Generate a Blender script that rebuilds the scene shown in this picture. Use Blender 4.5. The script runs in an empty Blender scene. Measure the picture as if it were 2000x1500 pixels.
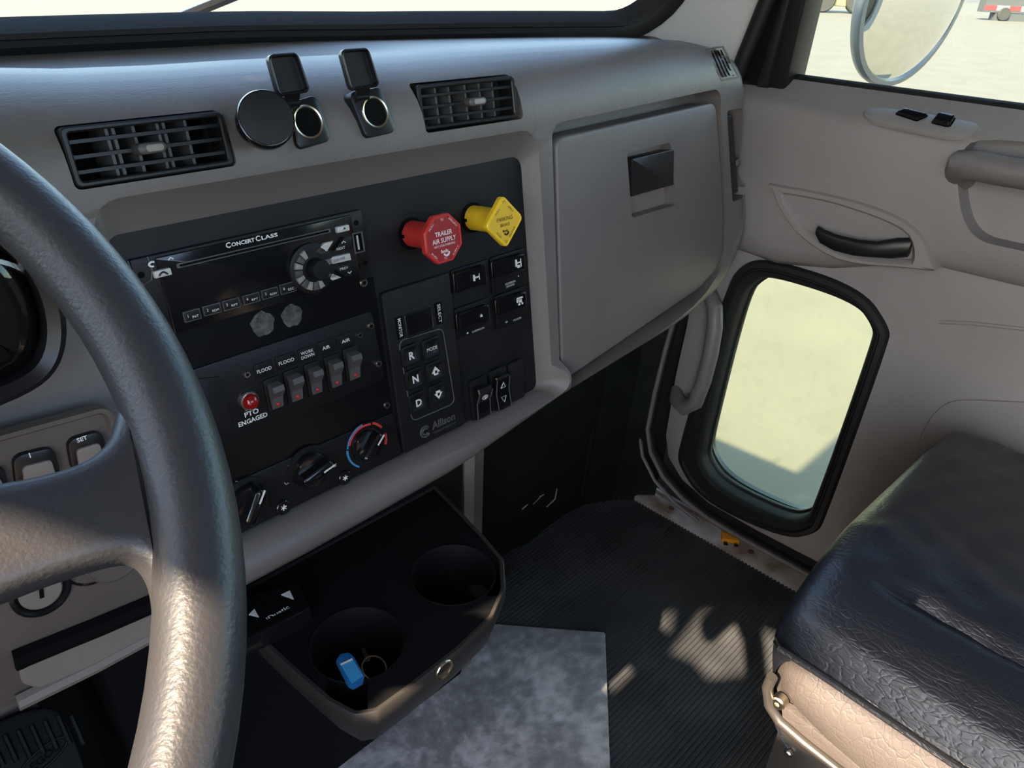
import bpy, bmesh, math, random
from mathutils import Vector, Matrix
random.seed(7)
R_ = math.radians
sc = bpy.context.scene
COL = sc.collection

# ------------------------------------------------------------------ camera
# metres; x = towards the passenger door, y = forward, z = up, z = 0 is the cab floor
Z0 = 0.92
YAW, PITCH, ROLL, FPX = R_(46.76), R_(29.53), R_(2.46), 1466.0
CAMP = Vector((0, 0, Z0))
FW = Vector((math.sin(YAW)*math.cos(PITCH), math.cos(YAW)*math.cos(PITCH), -math.sin(PITCH)))
_r = Vector((math.cos(YAW), -math.sin(YAW), 0)); _u = _r.cross(FW)
RT = _r*math.cos(ROLL) + _u*math.sin(ROLL)
UP = -_r*math.sin(ROLL) + _u*math.cos(ROLL)
cam = bpy.data.objects.new('camera', bpy.data.cameras.new('camera')); COL.objects.link(cam)
cam.data.sensor_width = 36.0; cam.data.lens = FPX*36.0/2000.0
cam.data.clip_start = 0.01; cam.data.clip_end = 600
cam.matrix_world = Matrix(((RT.x, UP.x, -FW.x, CAMP.x), (RT.y, UP.y, -FW.y, CAMP.y), (RT.z, UP.z, -FW.z, CAMP.z), (0, 0, 0, 1)))
sc.camera = cam

# ------------------------------------------------------------------ sky, sun, exposure
SUN_DIR = Vector((1.15, 0.13, -1.0)).normalized()      # travel direction: from the driver's side, slightly behind
w = bpy.data.worlds.new('sky'); sc.world = w; w.use_nodes = True
nt = w.node_tree; nt.nodes.clear()
sky = nt.nodes.new('ShaderNodeTexSky'); sky.sky_type = 'NISHITA'; sky.sun_disc = False
sky.sun_elevation = R_(42); sky.sun_rotation = R_(265); sky.dust_density = 1.5
bgn = nt.nodes.new('ShaderNodeBackground'); bgn.inputs['Strength'].default_value = 1.25
won = nt.nodes.new('ShaderNodeOutputWorld')
nt.links.new(sky.outputs[0], bgn.inputs['Color']); nt.links.new(bgn.outputs[0], won.inputs['Surface'])
sl = bpy.data.lights.new('sun', 'SUN'); sl.energy = 34.0; sl.color = (1.0, 0.80, 0.59); sl.angle = R_(0.7)
so = bpy.data.objects.new('sun', sl); COL.objects.link(so)
so.rotation_euler = SUN_DIR.to_track_quat('-Z', 'Y').to_euler(); so.location = (-8, -1, 9)
vs = sc.view_settings
vs.view_transform = 'Standard'; vs.look = 'None'; vs.gamma = 1.0; vs.exposure = 0.0
try: vs.use_curve_mapping = False
except Exception: pass
sc.cycles.max_bounces = 8; sc.cycles.diffuse_bounces = 4; sc.cycles.glossy_bounces = 4
sc.cycles.transparent_max_bounces = 12; sc.cycles.sample_clamp_indirect = 6.0

# ------------------------------------------------------------------ materials
MATS = {}
def mat(name, col, rough=0.5, metal=0.0, spec=0.5, bump=0.0, scale=300.0, var=0.0, vscale=20.0, col2=None, coat=0.0, detail=3.0, kind='noise', dist=0.001, sheen=0.0):
    m = bpy.data.materials.new(name); m.use_nodes = True
    n = m.node_tree; b = n.nodes['Principled BSDF']
    b.inputs['Roughness'].default_value = rough; b.inputs['Metallic'].default_value = metal
    b.inputs['Specular IOR Level'].default_value = spec
    if coat: b.inputs['Coat Weight'].default_value = coat; b.inputs['Coat Roughness'].default_value = 0.12
    c1 = (*col, 1); b.inputs['Base Color'].default_value = c1
    tc = n.nodes.new('ShaderNodeTexCoord')
    if var or col2:
        t = n.nodes.new('ShaderNodeTexNoise'); t.inputs['Scale'].default_value = vscale; t.inputs['Detail'].default_value = 5
        r = n.nodes.new('ShaderNodeValToRGB')
        c2 = col2 if col2 else tuple(min(1, c*(1+var)) for c in col)
        c0 = col if col2 else tuple(c*(1-var) for c in col)
        r.color_ramp.elements[0].position = 0.35; r.color_ramp.elements[1].position = 0.68
        r.color_ramp.elements[0].color = (*c0, 1); r.color_ramp.elements[1].color = (*c2, 1)
        n.links.new(tc.outputs['Object'], t.inputs['Vector']); n.links.new(t.outputs['Fac'], r.inputs['Fac']); n.links.new(r.outputs['Color'], b.inputs['Base Color'])
    if bump:
        if kind == 'noise':
            t = n.nodes.new('ShaderNodeTexNoise'); t.inputs['Scale'].default_value = scale; t.inputs['Detail'].default_value = detail; out = t.outputs['Fac']
        else:
            t = n.nodes.new('ShaderNodeTexVoronoi'); t.feature = 'DISTANCE_TO_EDGE'; t.inputs['Scale'].default_value = scale
            out = t.outputs['Distance']
            wn = n.nodes.new('ShaderNodeTexNoise'); wn.inputs['Scale'].default_value = scale*0.6; wn.inputs['Detail'].default_value = 4
            mx = n.nodes.new('ShaderNodeMix'); mx.data_type = 'VECTOR'; mx.inputs['Factor'].default_value = 0.12
            n.links.new(tc.outputs['Object'], wn.inputs['Vector']); n.links.new(tc.outputs['Object'], mx.inputs[4]); n.links.new(wn.outputs['Color'], mx.inputs[5]); n.links.new(mx.outputs[1], t.inputs['Vector'])
            rr = n.nodes.new('ShaderNodeMapRange'); rr.inputs['From Max'].default_value = 0.08; n.links.new(out, rr.inputs['Value']); out = rr.outputs['Result']
        bp = n.nodes.new('ShaderNodeBump'); bp.inputs['Strength'].default_value = bump; bp.inputs['Distance'].default_value = dist
        if kind == 'noise': n.links.new(tc.outputs['Object'], t.inputs['Vector'])
        n.links.new(out, bp.inputs['Height']); n.links.new(bp.outputs['Normal'], b.inputs['Normal'])
    MATS[name] = m
    return m
mat('pad', (0.132, 0.117, 0.108), 0.44, bump=0.55, scale=520, var=0.10, vscale=6, dist=0.0006)
mat('trim', (0.190, 0.158, 0.134), 0.50, bump=0.3, scale=900, var=0.08, vscale=6, dist=0.0006)
mat('knee', (0.098, 0.076, 0.063), 0.58, bump=0.6, scale=480, var=0.1, vscale=8, dist=0.0006)
mat('door', (0.215, 0.195, 0.183), 0.52, bump=0.55, scale=520, var=0.08, vscale=5, dist=0.0006)
mat('doortrim', (0.225, 0.202, 0.188), 0.42, bump=0.15, scale=900, dist=0.0004)
mat('grip', (0.135, 0.120, 0.110), 0.5, bump=0.4, scale=500, dist=0.0006)
mat('panel', (0.0075, 0.0078, 0.0085), 0.48, bump=0.3, scale=700, var=0.25, vscale=30, dist=0.0005, spec=0.32)
mat('plate', (0.0060, 0.0062, 0.0068), 0.42, bump=0.15, scale=900, dist=0.0004, spec=0.32)
mat('black', (0.007, 0.007, 0.008), 0.34, spec=0.35)
mat('blackrub', (0.008, 0.008, 0.008), 0.55, bump=0.2, scale=400, dist=0.0004, spec=0.3)
mat('gloss', (0.006, 0.006, 0.007), 0.12)
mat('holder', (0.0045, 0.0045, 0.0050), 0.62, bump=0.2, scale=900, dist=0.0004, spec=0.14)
mat('void', (0.002, 0.002, 0.002), 0.8, spec=0.1)
mat('vent', (0.011, 0.012, 0.013), 0.38, spec=0.35)
mat('rocker', (0.075, 0.072, 0.070), 0.42, bump=0.15, scale=900, dist=0.0003)
mat('white', (0.72, 0.70, 0.66), 0.5)
mat('greybtn', (0.50, 0.48, 0.44), 0.38)
mat('dimprint', (0.28, 0.26, 0.23), 0.5)
mat('residue', (0.10, 0.098, 0.088), 0.9, col2=(0.03, 0.03, 0.028), vscale=220)
mat('red', (0.52, 0.035, 0.03), 0.36)
mat('redface', (0.30, 0.022, 0.024), 0.40)
mat('yellow', (0.86, 0.55, 0.025), 0.36)
mat('yellowface', (0.72, 0.45, 0.03), 0.42)
mat('redled', (0.25, 0.004, 0.004), 0.15, coat=0.6)
mat('reddot', (0.45, 0.01, 0.01), 0.3)
mat('bluemark', (0.05, 0.22, 0.42), 0.45)
mat('redmark', (0.62, 0.04, 0.035), 0.45)
mat('steel', (0.52, 0.50, 0.46), 0.25, metal=1.0)
mat('brass', (0.62, 0.55, 0.42), 0.28, metal=1.0)
mat('darksteel', (0.09, 0.08, 0.07), 0.4, metal=0.7)
mat('sillmetal', (0.36, 0.35, 0.33), 0.5, metal=0.15, col2=(0.17, 0.12, 0.08), vscale=22, bump=0.2, scale=200)
mat('rust', (0.10, 0.055, 0.03), 0.8, var=0.4, vscale=120)
mat('wheel', (0.023, 0.0225, 0.024), 0.42, bump=0.42, scale=560, dist=0.0005, detail=2, spec=0.45)
mat('mat', (0.042, 0.044, 0.047), 0.38, var=0.3, vscale=9, spec=0.4)
mat('firewall', (0.0075, 0.0090, 0.0065), 0.55, bump=0.3, scale=60, var=0.4, vscale=7, dist=0.001, spec=0.25)
mat('shell', (0.22, 0.21, 0.20), 0.8)
mat('pillar', (0.42, 0.42, 0.40), 0.6, bump=0.2, scale=500, dist=0.0004)
mat('bodypaint', (0.020, 0.018, 0.016), 0.35)
mat('hoodpaint', (0.35, 0.35, 0.36), 0.35)
mat('bluetag', (0.004, 0.075, 0.22), 0.35)
mat('bluepaper', (0.02, 0.20, 0.38), 0.6)
mat('fuse', (0.55, 0.22, 0.012), 0.25, coat=0.5)
mat('machine', (0.50, 0.33, 0.12), 0.6)
mat('tyre', (0.03, 0.03, 0.03), 0.8)
mat('trailerdark', (0.05, 0.055, 0.06), 0.7)
mat('redtape', (0.60, 0.03, 0.03), 0.5)
mat('whitetape', (0.75, 0.75, 0.72), 0.5)
mat('chrome', (0.75, 0.75, 0.76), 0.12, metal=1.0)
mat('mirror', (0.86, 0.87, 0.86), 0.015, metal=1.0)
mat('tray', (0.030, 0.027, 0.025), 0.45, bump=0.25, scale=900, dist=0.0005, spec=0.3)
mat('bouncecloth', (0.30, 0.21, 0.14), 0.8)
mat('inlay', (0.0042, 0.0043, 0.0047), 0.30, spec=0.25)
mat('mirrorrim', (0.22, 0.23, 0.24), 0.35, metal=0.6)
mat('cloth', (0.20, 0.18, 0.17), 0.8, bump=0.7, scale=260, dist=0.001)

def leather(name, col, rough, spec, layers):
    m = mat(name, col, rough, spec=spec); n = m.node_tree; b = n.nodes['Principled BSDF']; tc = n.nodes.new('ShaderNodeTexCoord'); prev = None
    for sc_, strength, dist, warp, fm, stretch in layers:
        mp = n.nodes.new('ShaderNodeMapping'); mp.inputs['Scale'].default_value = stretch; n.links.new(tc.outputs['Object'], mp.inputs['Vector'])
        wn = n.nodes.new('ShaderNodeTexNoise'); wn.inputs['Scale'].default_value = sc_*0.35; wn.inputs['Detail'].default_value = 3; n.links.new(mp.outputs[0], wn.inputs['Vector'])
        va = n.nodes.new('ShaderNodeVectorMath'); va.operation = 'MULTIPLY_ADD'; va.inputs[1].default_value = (warp/sc_,)*3; n.links.new(wn.outputs['Color'], va.inputs[0]); n.links.new(mp.outputs[0], va.inputs[2])
        v = n.nodes.new('ShaderNodeTexVoronoi'); v.feature = 'DISTANCE_TO_EDGE'; v.inputs['Scale'].default_value = sc_; n.links.new(va.outputs[0], v.inputs['Vector'])
        r = n.nodes.new('ShaderNodeMapRange'); r.inputs['From Max'].default_value = fm; n.links.new(v.outputs['Distance'], r.inputs['Value'])
        bp = n.nodes.new('ShaderNodeBump'); bp.inputs['Strength'].default_value = strength; bp.inputs['Distance'].default_value = dist; n.links.new(r.outputs[0], bp.inputs['Height'])
        if prev: n.links.new(prev.outputs[0], bp.inputs['Normal'])
        prev = bp
    n.links.new(prev.outputs[0], b.inputs['Normal'])
leather('leather', (0.010, 0.011, 0.014), 0.36, 0.5, [(55, 0.16, 0.0009, 5.0, 0.04, (1, .35, 1)), (190, 0.26, 0.0005, 3.0, 0.16, (1, .5, 1))])
leather('leatherside', (0.060, 0.050, 0.044), 0.55, 0.4, [(30, 0.24, 0.0012, 4.0, 0.03, (1, 1.3, .7)), (140, 0.30, 0.0005, 3.0, 0.15, (1, 1, 1))])
def galv():
    m = mat('galv', (0.16, 0.17, 0.18), 0.46, metal=0.25)
    n = m.node_tree; b = n.nodes['Principled BSDF']; tc = n.nodes.new('ShaderNodeTexCoord')
    def noise(s, d, rough=0.6):
        t = n.nodes.new('ShaderNodeTexNoise'); t.inputs['Scale'].default_value = s; t.inputs['Detail'].default_value = d; t.inputs['Roughness'].default_value = rough
        n.links.new(tc.outputs['Object'], t.inputs['Vector']); return t
    a = noise(9, 8, 0.68); c = noise(70, 4)
    mul = n.nodes.new('ShaderNodeMath'); mul.operation = 'MULTIPLY_ADD'; mul.inputs[1].default_value = 0.35; n.links.new(c.outputs['Fac'], mul.inputs[0]); n.links.new(a.outputs['Fac'], mul.inputs[2])
    r = n.nodes.new('ShaderNodeValToRGB'); e = r.color_ramp.elements
    e[0].position = 0.50; e[0].color = (0.21, 0.215, 0.22, 1); e[1].position = 0.85; e[1].color = (0.72, 0.71, 0.70, 1)
    k = e.new(0.66); k.color = (0.34, 0.34, 0.345, 1)
    n.links.new(mul.outputs[0], r.inputs['Fac']); n.links.new(r.outputs['Color'], b.inputs['Base Color'])
galv()

def glass(name, tint, refl=1.0, dirt=0.0):
    m = bpy.data.materials.new(name); m.use_nodes = True; n = m.node_tree; n.nodes.clear()
    o = n.nodes.new('ShaderNodeOutputMaterial'); tr = n.nodes.new('ShaderNodeBsdfTransparent'); tr.inputs[0].default_value = (*tint, 1)
    gl = n.nodes.new('ShaderNodeBsdfGlossy'); gl.inputs['Roughness'].default_value = 0.02
    fr = n.nodes.new('ShaderNodeFresnel'); fr.inputs['IOR'].default_value = 1.45
    mx = n.nodes.new('ShaderNodeMixShader')
    mu = n.nodes.new('ShaderNodeMath'); mu.operation = 'MULTIPLY'; mu.inputs[1].default_value = refl
    n.links.new(fr.outputs[0], mu.inputs[0]); n.links.new(mu.outputs[0], mx.inputs[0]); n.links.new(tr.outputs[0], mx.inputs[1]); n.links.new(gl.outputs[0], mx.inputs[2])
    last = mx
    if dirt:
        df = n.nodes.new('ShaderNodeBsdfDiffuse'); df.inputs[0].default_value = (0.5, 0.5, 0.45, 1)
        t = n.nodes.new('ShaderNodeTexNoise'); t.inputs['Scale'].default_value = 60; t.inputs['Detail'].default_value = 6
        tc = n.nodes.new('ShaderNodeTexCoord'); n.links.new(tc.outputs['Object'], t.inputs['Vector'])
        rr = n.nodes.new('ShaderNodeMapRange'); rr.inputs['From Min'].default_value = 0.5; rr.inputs['From Max'].default_value = 0.8; rr.inputs['To Max'].default_value = dirt
        n.links.new(t.outputs['Fac'], rr.inputs['Value'])
        m2 = n.nodes.new('ShaderNodeMixShader'); n.links.new(rr.outputs[0], m2.inputs[0]); n.links.new(mx.outputs[0], m2.inputs[1]); n.links.new(df.outputs[0], m2.inputs[2]); last = m2
    n.links.new(last.outputs[0], o.inputs['Surface']); MATS[name] = m
glass('glass', (0.86, 0.90, 0.84)); glass('peepglass', (0.88, 0.93, 0.80), dirt=0.06); glass('lens', (0.55, 0.55, 0.53), 1.3)

def groundmat():
    m = bpy.data.materials.new('ground'); m.use_nodes = True; n = m.node_tree; b = n.nodes['Principled BSDF']; b.inputs['Roughness'].default_value = 0.95
    tc = n.nodes.new('ShaderNodeTexCoord'); sx = n.nodes.new('ShaderNodeSeparateXYZ'); n.links.new(tc.outputs['Object'], sx.inputs[0])
    def noise(s, d):
        t = n.nodes.new('ShaderNodeTexNoise'); t.inputs['Scale'].default_value = s; t.inputs['Detail'].default_value = d; n.links.new(tc.outputs['Object'], t.inputs['Vector']); return t
    def ramp(src, p0, c0, p1, c1):
        r = n.nodes.new('ShaderNodeValToRGB'); e = r.color_ramp.elements; e[0].position = p0; e[0].color = (*c0, 1); e[1].position = p1; e[1].color = (*c1, 1)
        n.links.new(src, r.inputs['Fac']); return r
    conc = ramp(noise(1.3, 6).outputs['Fac'], 0.3, (0.083, 0.080, 0.064), 0.75, (0.100, 0.097, 0.078))
    grav = ramp(noise(1.6, 10).outputs['Fac'], 0.42, (0.042, 0.044, 0.044), 0.60, (0.098, 0.098, 0.090))
    wob = n.nodes.new('ShaderNodeMath'); wob.operation = 'MULTIPLY_ADD'; wob.inputs[1].default_value = 4.0
    n.links.new(noise(0.25, 3).outputs['Fac'], wob.inputs[0]); n.links.new(sx.outputs['X'], wob.inputs[2])
    mr = n.nodes.new('ShaderNodeMapRange'); mr.inputs['From Min'].default_value = 19.0; mr.inputs['From Max'].default_value = 22.0; n.links.new(wob.outputs[0], mr.inputs['Value'])
    mx = n.nodes.new('ShaderNodeMix'); mx.data_type = 'RGBA'; n.links.new(mr.outputs[0], mx.inputs[0]); n.links.new(conc.outputs[0], mx.inputs[6]); n.links.new(grav.outputs[0], mx.inputs[7])
    n.links.new(mx.outputs[2], b.inputs['Base Color']); MATS['ground'] = m
groundmat()

# ------------------------------------------------------------------ frames and mesh helpers
def C(x, y, z): return Vector((x, y, z+Z0))           # heights written from the camera's eye level
def ray(u, v): return FW + RT*((u-1000)/FPX) - UP*((v-750)/FPX)
def hit(u, v, p, n):
    d = ray(u, v); return CAMP + d*(((p-CAMP).dot(n))/d.dot(n))
class Fr:
    """a local frame: a along ux, b along uy, c along n (out of the surface)"""
    def __init__(s, o, ux, uy): s.o = o; s.x = ux.normalized(); s.y = (uy-s.x*s.x.dot(uy)).normalized(); s.n = s.x.cross(s.y)
    def P(s, a, b, c=0.0): return s.o + s.x*a + s.y*b + s.n*c
    def px(s, u, v, c=0.0):
        p = hit(u, v, s.o + s.n*c, s.n) - s.o; return (p.dot(s.x), p.dot(s.y))
    def off(s, a=0, b=0, c=0): return Fr(s.P(a, b, c), s.x, s.y)
    def rot(s, ang, axis='n'):
        ax = {'n': s.n, 'x': s.x, 'y': s.y}[axis]; q = Matrix.Rotation(ang, 3, ax); return Fr(s.o, q@s.x, q@s.y)
TILT = R_(8.3)
PF = Fr(C(0, .5, -.3), Vector((1, 0, 0)), Vector((0, math.sin(TILT), math.cos(TILT))))     # black centre panel, n points to the driver
FC = 0.014                                                                               # dash face stands this far proud of it
DF = Fr(C(1.02, 0, 0), Vector((0, -1, 0)), Vector((0, 0, 1)))     # inner face of the passenger door: a = -y, b = z, n = -x
def dpx(u, v, c=0.0): return DF.px(u, v, c)

def rpoly(pts, r, seg=5):
    """round the corners of a polygon (r: one radius or one for each corner)"""
    n = len(pts); out = []
    for i in range(n):
        p = Vector(pts[i]).to_2d() if len(pts[i]) > 2 else Vector(pts[i]); a = Vector(pts[i-1]); b = Vector(pts[(i+1) % n])
        ri = r[i] if isinstance(r, (list, tuple)) else r
        d1 = a-p; d2 = b-p; l1 = d1.length; l2 = d2.length
        if ri <= 0 or l1 < 1e-7 or l2 < 1e-7: out.append((p.x, p.y)); continue
        d1 /= l1; d2 /= l2; ang = math.acos(max(-1, min(1, d1.dot(d2))))
        if ang > 3.1: out.append((p.x, p.y)); continue
        t = min(ri/math.tan(ang/2), l1*.48, l2*.48); rr = t*math.tan(ang/2)
        cn = p + (d1+d2).normalized()*(rr/math.sin(ang/2))
        s0 = p+d1*t-cn; s1 = p+d2*t-cn; a0 = math.atan2(s0.y, s0.x); a1 = math.atan2(s1.y, s1.x); da = (a1-a0+math.pi) % (2*math.pi)-math.pi
        for k in range(seg+1):
            q = a0+da*k/seg; out.append((cn.x+rr*math.cos(q), cn.y+rr*math.sin(q)))
    return out
def rect(a0, b0, a1, b1, r=0.0, seg=4):
    p = [(a0, b0), (a1, b0), (a1, b1), (a0, b1)]
    return rpoly(p, r, seg) if r > 0 else p
def circ(ca, cb, r, n=32, r2=None): return [(ca+r*math.cos(2*math.pi*i/n), cb+(r2 or r)*math.sin(2*math.pi*i/n)) for i in range(n)]
def area2(o): return sum(o[i-1][0]*o[i][1]-o[i][0]*o[i-1][1] for i in range(len(o)))
def inset(o, d):
    """move each edge of an outline inwards by d"""
    n = len(o); s = 1 if area2(o) > 0 else -1; out = []
    for i in range(n):
        p = Vector(o[i]); a = Vector(o[i-1]); b = Vector(o[(i+1) % n]); e1 = (p-a); e2 = (b-p)
        if e1.length < 1e-9: e1 = e2
        if e2.length < 1e-9: e2 = e1
        n1 = Vector((-e1.y, e1.x)).normalized()*s; n2 = Vector((-e2.y, e2.x)).normalized()*s; m = n1+n2
        if m.length < 1e-6: m = n1
        m.normalize(); k = max(0.35, m.dot(n1)); q = p+m*(d/k); out.append((q.x, q.y))
    return out
def qpx(fr, pts, c=0.0): return [fr.px(u, v, c) for u, v in pts]
def boxpx(fr, pts, c=0.0):
    """four pixels of a rectangle on a frame -> a0, b0, a1, b1 of its mean rectangle"""
    q = qpx(fr, pts, c); a = sorted(p[0] for p in q); b = sorted(p[1] for p in q)
    return (a[0]+a[1])/2, (b[0]+b[1])/2, (a[2]+a[3])/2, (b[2]+b[3])/2

class MB:
    def __init__(s): s.v = []; s.f = []; s.flat = set()
    def add(s, vs, fs, flat=()):
        k = len(s.v); s.flat |= {tuple(i+k for i in f) for f in flat}; s.v += [Vector(p) for p in vs]; s.f += [tuple(i+k for i in f) for f in fs]; return s
    def loft(s, rings, cap=True, closed=True, cap0=True):
        n = len(rings[0]); vs = [p for r in rings for p in r]; fs = []
        for i in range(len(rings)-1):
            for j in range(n if closed else n-1):
                k = (j+1) % n; fs.append((i*n+j, i*n+k, (i+1)*n+k, (i+1)*n+j))
        fl = []
        if cap:
            if cap0: fl.append(tuple(range(n)))
            fl.append(tuple((len(rings)-1)*n+j for j in range(n)))
        return s.add(vs, fs+fl, fl)
    def prism(s, fr, o, c0, c1, bev=0.0, seg=2, cap0=True):
        rings = [[fr.P(a, b, c0) for a, b in o]]
        if bev > 0:
            for k in range(seg+1):
                t = k/seg*math.pi/2; rings.append([fr.P(a, b, c1-bev+bev*math.sin(t)) for a, b in inset(o, bev*(1-math.cos(t)))])
        else: rings.append([fr.P(a, b, c1) for a, b in o])
        return s.loft(rings, cap0=cap0)
    def box(s, fr, a0, b0, a1, b1, c0, c1, r=0.0, bev=0.0): return s.prism(fr, rect(a0, b0, a1, b1, r), c0, c1, bev)
    def ring(s, fr, o, i, c0, c1, bev=0.0):
        """a frame between an outer and an inner outline with the same number of points"""
        rr = [[fr.P(a, b, c0) for a, b in o]]
        if bev: rr += [[fr.P(a, b, c1-bev) for a, b in o], [fr.P(a, b, c1) for a, b in inset(o, bev)], [fr.P(a, b, c1) for a, b in inset(i, -bev)], [fr.P(a, b, c1-bev) for a, b in i]]
        else: rr += [[fr.P(a, b, c1) for a, b in o], [fr.P(a, b, c1) for a, b in i]]
        rr.append([fr.P(a, b, c0) for a, b in i]); rr.append(rr[0])
        return s.loft(rr, cap=False)
    def lathe(s, fr, prof, n=32, ca=0.0, cb=0.0, cap=True):
        return s.loft([[fr.P(ca+r*math.cos(2*math.pi*i/n), cb+r*math.sin(2*math.pi*i/n), c) for i in range(n)] for r, c in prof], cap=cap)
    def tube(s, pts, r, n=10, closed=False, cap=True, up=None, flat=1.0):
        pts = [Vector(p) for p in pts]; m = len(pts); rings = []; prev = None
        for i in range(m):
            if closed: t = pts[(i+1) % m]-pts[i-1]
            else: t = pts[min(i+1, m-1)]-pts[max(i-1, 0)]
            t.normalize()
            if prev is None:
                ref = up or (Vector((0, 0, 1)) if abs(t.z) < .9 else Vector((1, 0, 0))); a = t.cross(ref).normalized()
            else: a = (prev-t*prev.dot(t)).normalized()
            b = t.cross(a); prev = a; ri = r[i] if isinstance(r, (list, tuple)) else r
            rings.append([pts[i]+a*ri*math.cos(2*math.pi*k/n)+b*ri*flat*math.sin(2*math.pi*k/n) for k in range(n)])
        if closed: rings.append(rings[0]); return s.loft(rings, cap=False)
        return s.loft(rings, cap=cap)
    def grid(s, P, closed=False):
        """a sheet from rows of points"""
        n = len(P[0]); return s.loft(P, cap=False, closed=closed)
    def mesh(s, name, origin=Vector((0, 0, 0)), sharp=38, weld=1e-6):
        me = bpy.data.meshes.new(name); ff = [f for f in s.f if len(set(f)) >= 3]; me.from_pydata([p-origin for p in s.v], [], ff)
        me.polygons.foreach_set('use_smooth', [f not in s.flat for f in ff])
        bm = bmesh.new(); bm.from_mesh(me); bmesh.ops.remove_doubles(bm, verts=bm.verts, dist=weld); bmesh.ops.recalc_face_normals(bm, faces=bm.faces); bm.to_mesh(me); bm.free()
        me.set_sharp_from_angle(angle=R_(sharp)); me.update(); return me

ORG = {}
def tag(o, label=None, cat=None, group=None, kind=None):
    if label: o['label'] = label
    if cat: o['category'] = cat
    if group: o['group'] = group
    if kind: o['kind'] = kind
    return o
def thing(name, label, cat, loc, group=None, kind=None):
    o = bpy.data.objects.new(name, None); COL.objects.link(o); o.location = loc; o.empty_display_size = 0.05; ORG[o.name] = Vector(loc)
    return tag(o, label, cat, group, kind)
def part(mb, name, m, parent, label=None, sharp=38):
    """a mesh child of a thing or of one of its parts"""
    org = ORG[parent.name]; me = mb.mesh(name, org, sharp) if isinstance(mb, MB) else mb
    me.materials.append(MATS[m]); o = bpy.data.objects.new(name, me); COL.objects.link(o); o.parent = parent; ORG[o.name] = org
    if label: o['label'] = label
    return o
def solo(mb, name, m, label, cat, group=None, kind=None, sharp=38):
    """a thing that is one mesh"""
    xs = [p.x for p in mb.v]; ys = [p.y for p in mb.v]; zs = [p.z for p in mb.v]
    org = Vector(((min(xs)+max(xs))/2, (min(ys)+max(ys))/2, min(zs)))
    me = mb.mesh(name, org, sharp); me.materials.append(MATS[m]); o = bpy.data.objects.new(name, me); COL.objects.link(o); o.location = org; ORG[o.name] = org
    return tag(o, label, cat, group, kind)
def cutmesh(mb, cutters, name, origin=Vector((0, 0, 0)), sharp=38, selfx=False):
    """solid minus solids, applied"""
    me = mb.mesh(name, origin, sharp); o = bpy.data.objects.new(name, me); COL.objects.link(o); tmp = []
    for c in cutters:
        co = bpy.data.objects.new('cut', c.mesh('cut', origin)); COL.objects.link(co); tmp.append(co)
        md = o.modifiers.new('b', 'BOOLEAN'); md.operation = 'DIFFERENCE'; md.solver = 'EXACT'; md.object = co; md.use_self = selfx
    dg = bpy.context.evaluated_depsgraph_get(); dg.update()
    r = bpy.data.meshes.new_from_object(o.evaluated_get(dg)); r.name = name
    for co in tmp: d = co.data; bpy.data.objects.remove(co); bpy.data.meshes.remove(d)
    bpy.data.objects.remove(o); bpy.data.meshes.remove(me)
    r.set_sharp_from_angle(angle=R_(sharp)); r.materials.clear()
    return r
_font = {}
def textmesh(s, bold):
    key = (s, bold)
    if key not in _font:
        cu = bpy.data.curves.new('t', 'FONT'); cu.body = s; cu.size = 1.0; cu.offset = bold; cu.resolution_u = 2; cu.space_line = 0.95; cu.align_x = 'CENTER'
        o = bpy.data.objects.new('t', cu); COL.objects.link(o); dg = bpy.context.evaluated_depsgraph_get(); dg.update()
        me = bpy.data.meshes.new_from_object(o.evaluated_get(dg)); _font[key] = ([v.co.copy() for v in me.vertices], [tuple(p.vertices) for p in me.polygons])
        bpy.data.objects.remove(o); bpy.data.curves.remove(cu); bpy.data.meshes.remove(me)
    return _font[key]
def text(fr, s, ca, cb, h, c, m, parent, ang=0.0, wd=None, bold=0.0, name='lettering', mb=None):
    """flat print: s centred at (ca, cb) of a frame, h tall in all (and wd wide)"""
    vs, fs = textmesh(s, bold); x0 = min(p.x for p in vs); x1 = max(p.x for p in vs); y0 = min(p.y for p in vs); y1 = max(p.y for p in vs)
    k = h/(y1-y0); kx = wd/(x1-x0) if wd else k; ca_, sa_ = math.cos(ang), math.sin(ang); P = []
    for p in vs:
        a = (p.x-(x0+x1)/2)*kx; b = (p.y-(y0+y1)/2)*k; P.append(fr.P(ca+a*ca_-b*sa_, cb+a*sa_+b*ca_, c))
    if mb is not None: mb.add(P, fs); return None
    t = MB(); t.add(P, fs); return part(t, name, m, parent)

# ================================================================== SETTING
GF = Fr(Vector((0, 0, 0)), Vector((1, 0, 0)), Vector((0, 1, 0)))
def lerp(a, b, t): return a+(b-a)*t
def interp(t, x):
    if x <= t[0][0]: return t[0][1]
    for (x0, y0), (x1, y1) in zip(t, t[1:]):
        if x <= x1: return lerp(y0, y1, (x-x0)/(x1-x0))
    return t[-1][1]
def sstep(a, b, x): t = max(0, min(1, (x-a)/(b-a))); return t*t*(3-2*t)

# ---- floor: ribbed black rubber, ribs run across the cab
XL, XR, YB = -.62, 1.05, -.80
fm = MB(); rows = []; y = YB; p_ = 0.0070
while y < .72:
    for dy, z in ((0, 0), (.0018, 0), (.0026, .0026), (.0058, .0026), (.0066, 0)): rows.append((y+dy, z))
    y += p_
fm.grid([[Vector((XL, yy, zz)) for yy, zz in rows], [Vector((1.034, yy, zz)) for yy, zz in rows]], closed=False)
fl = solo(fm, 'floor', 'mat', 'black ribbed rubber floor covering of the truck cab', 'floor', kind='structure', sharp=30)

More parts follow.
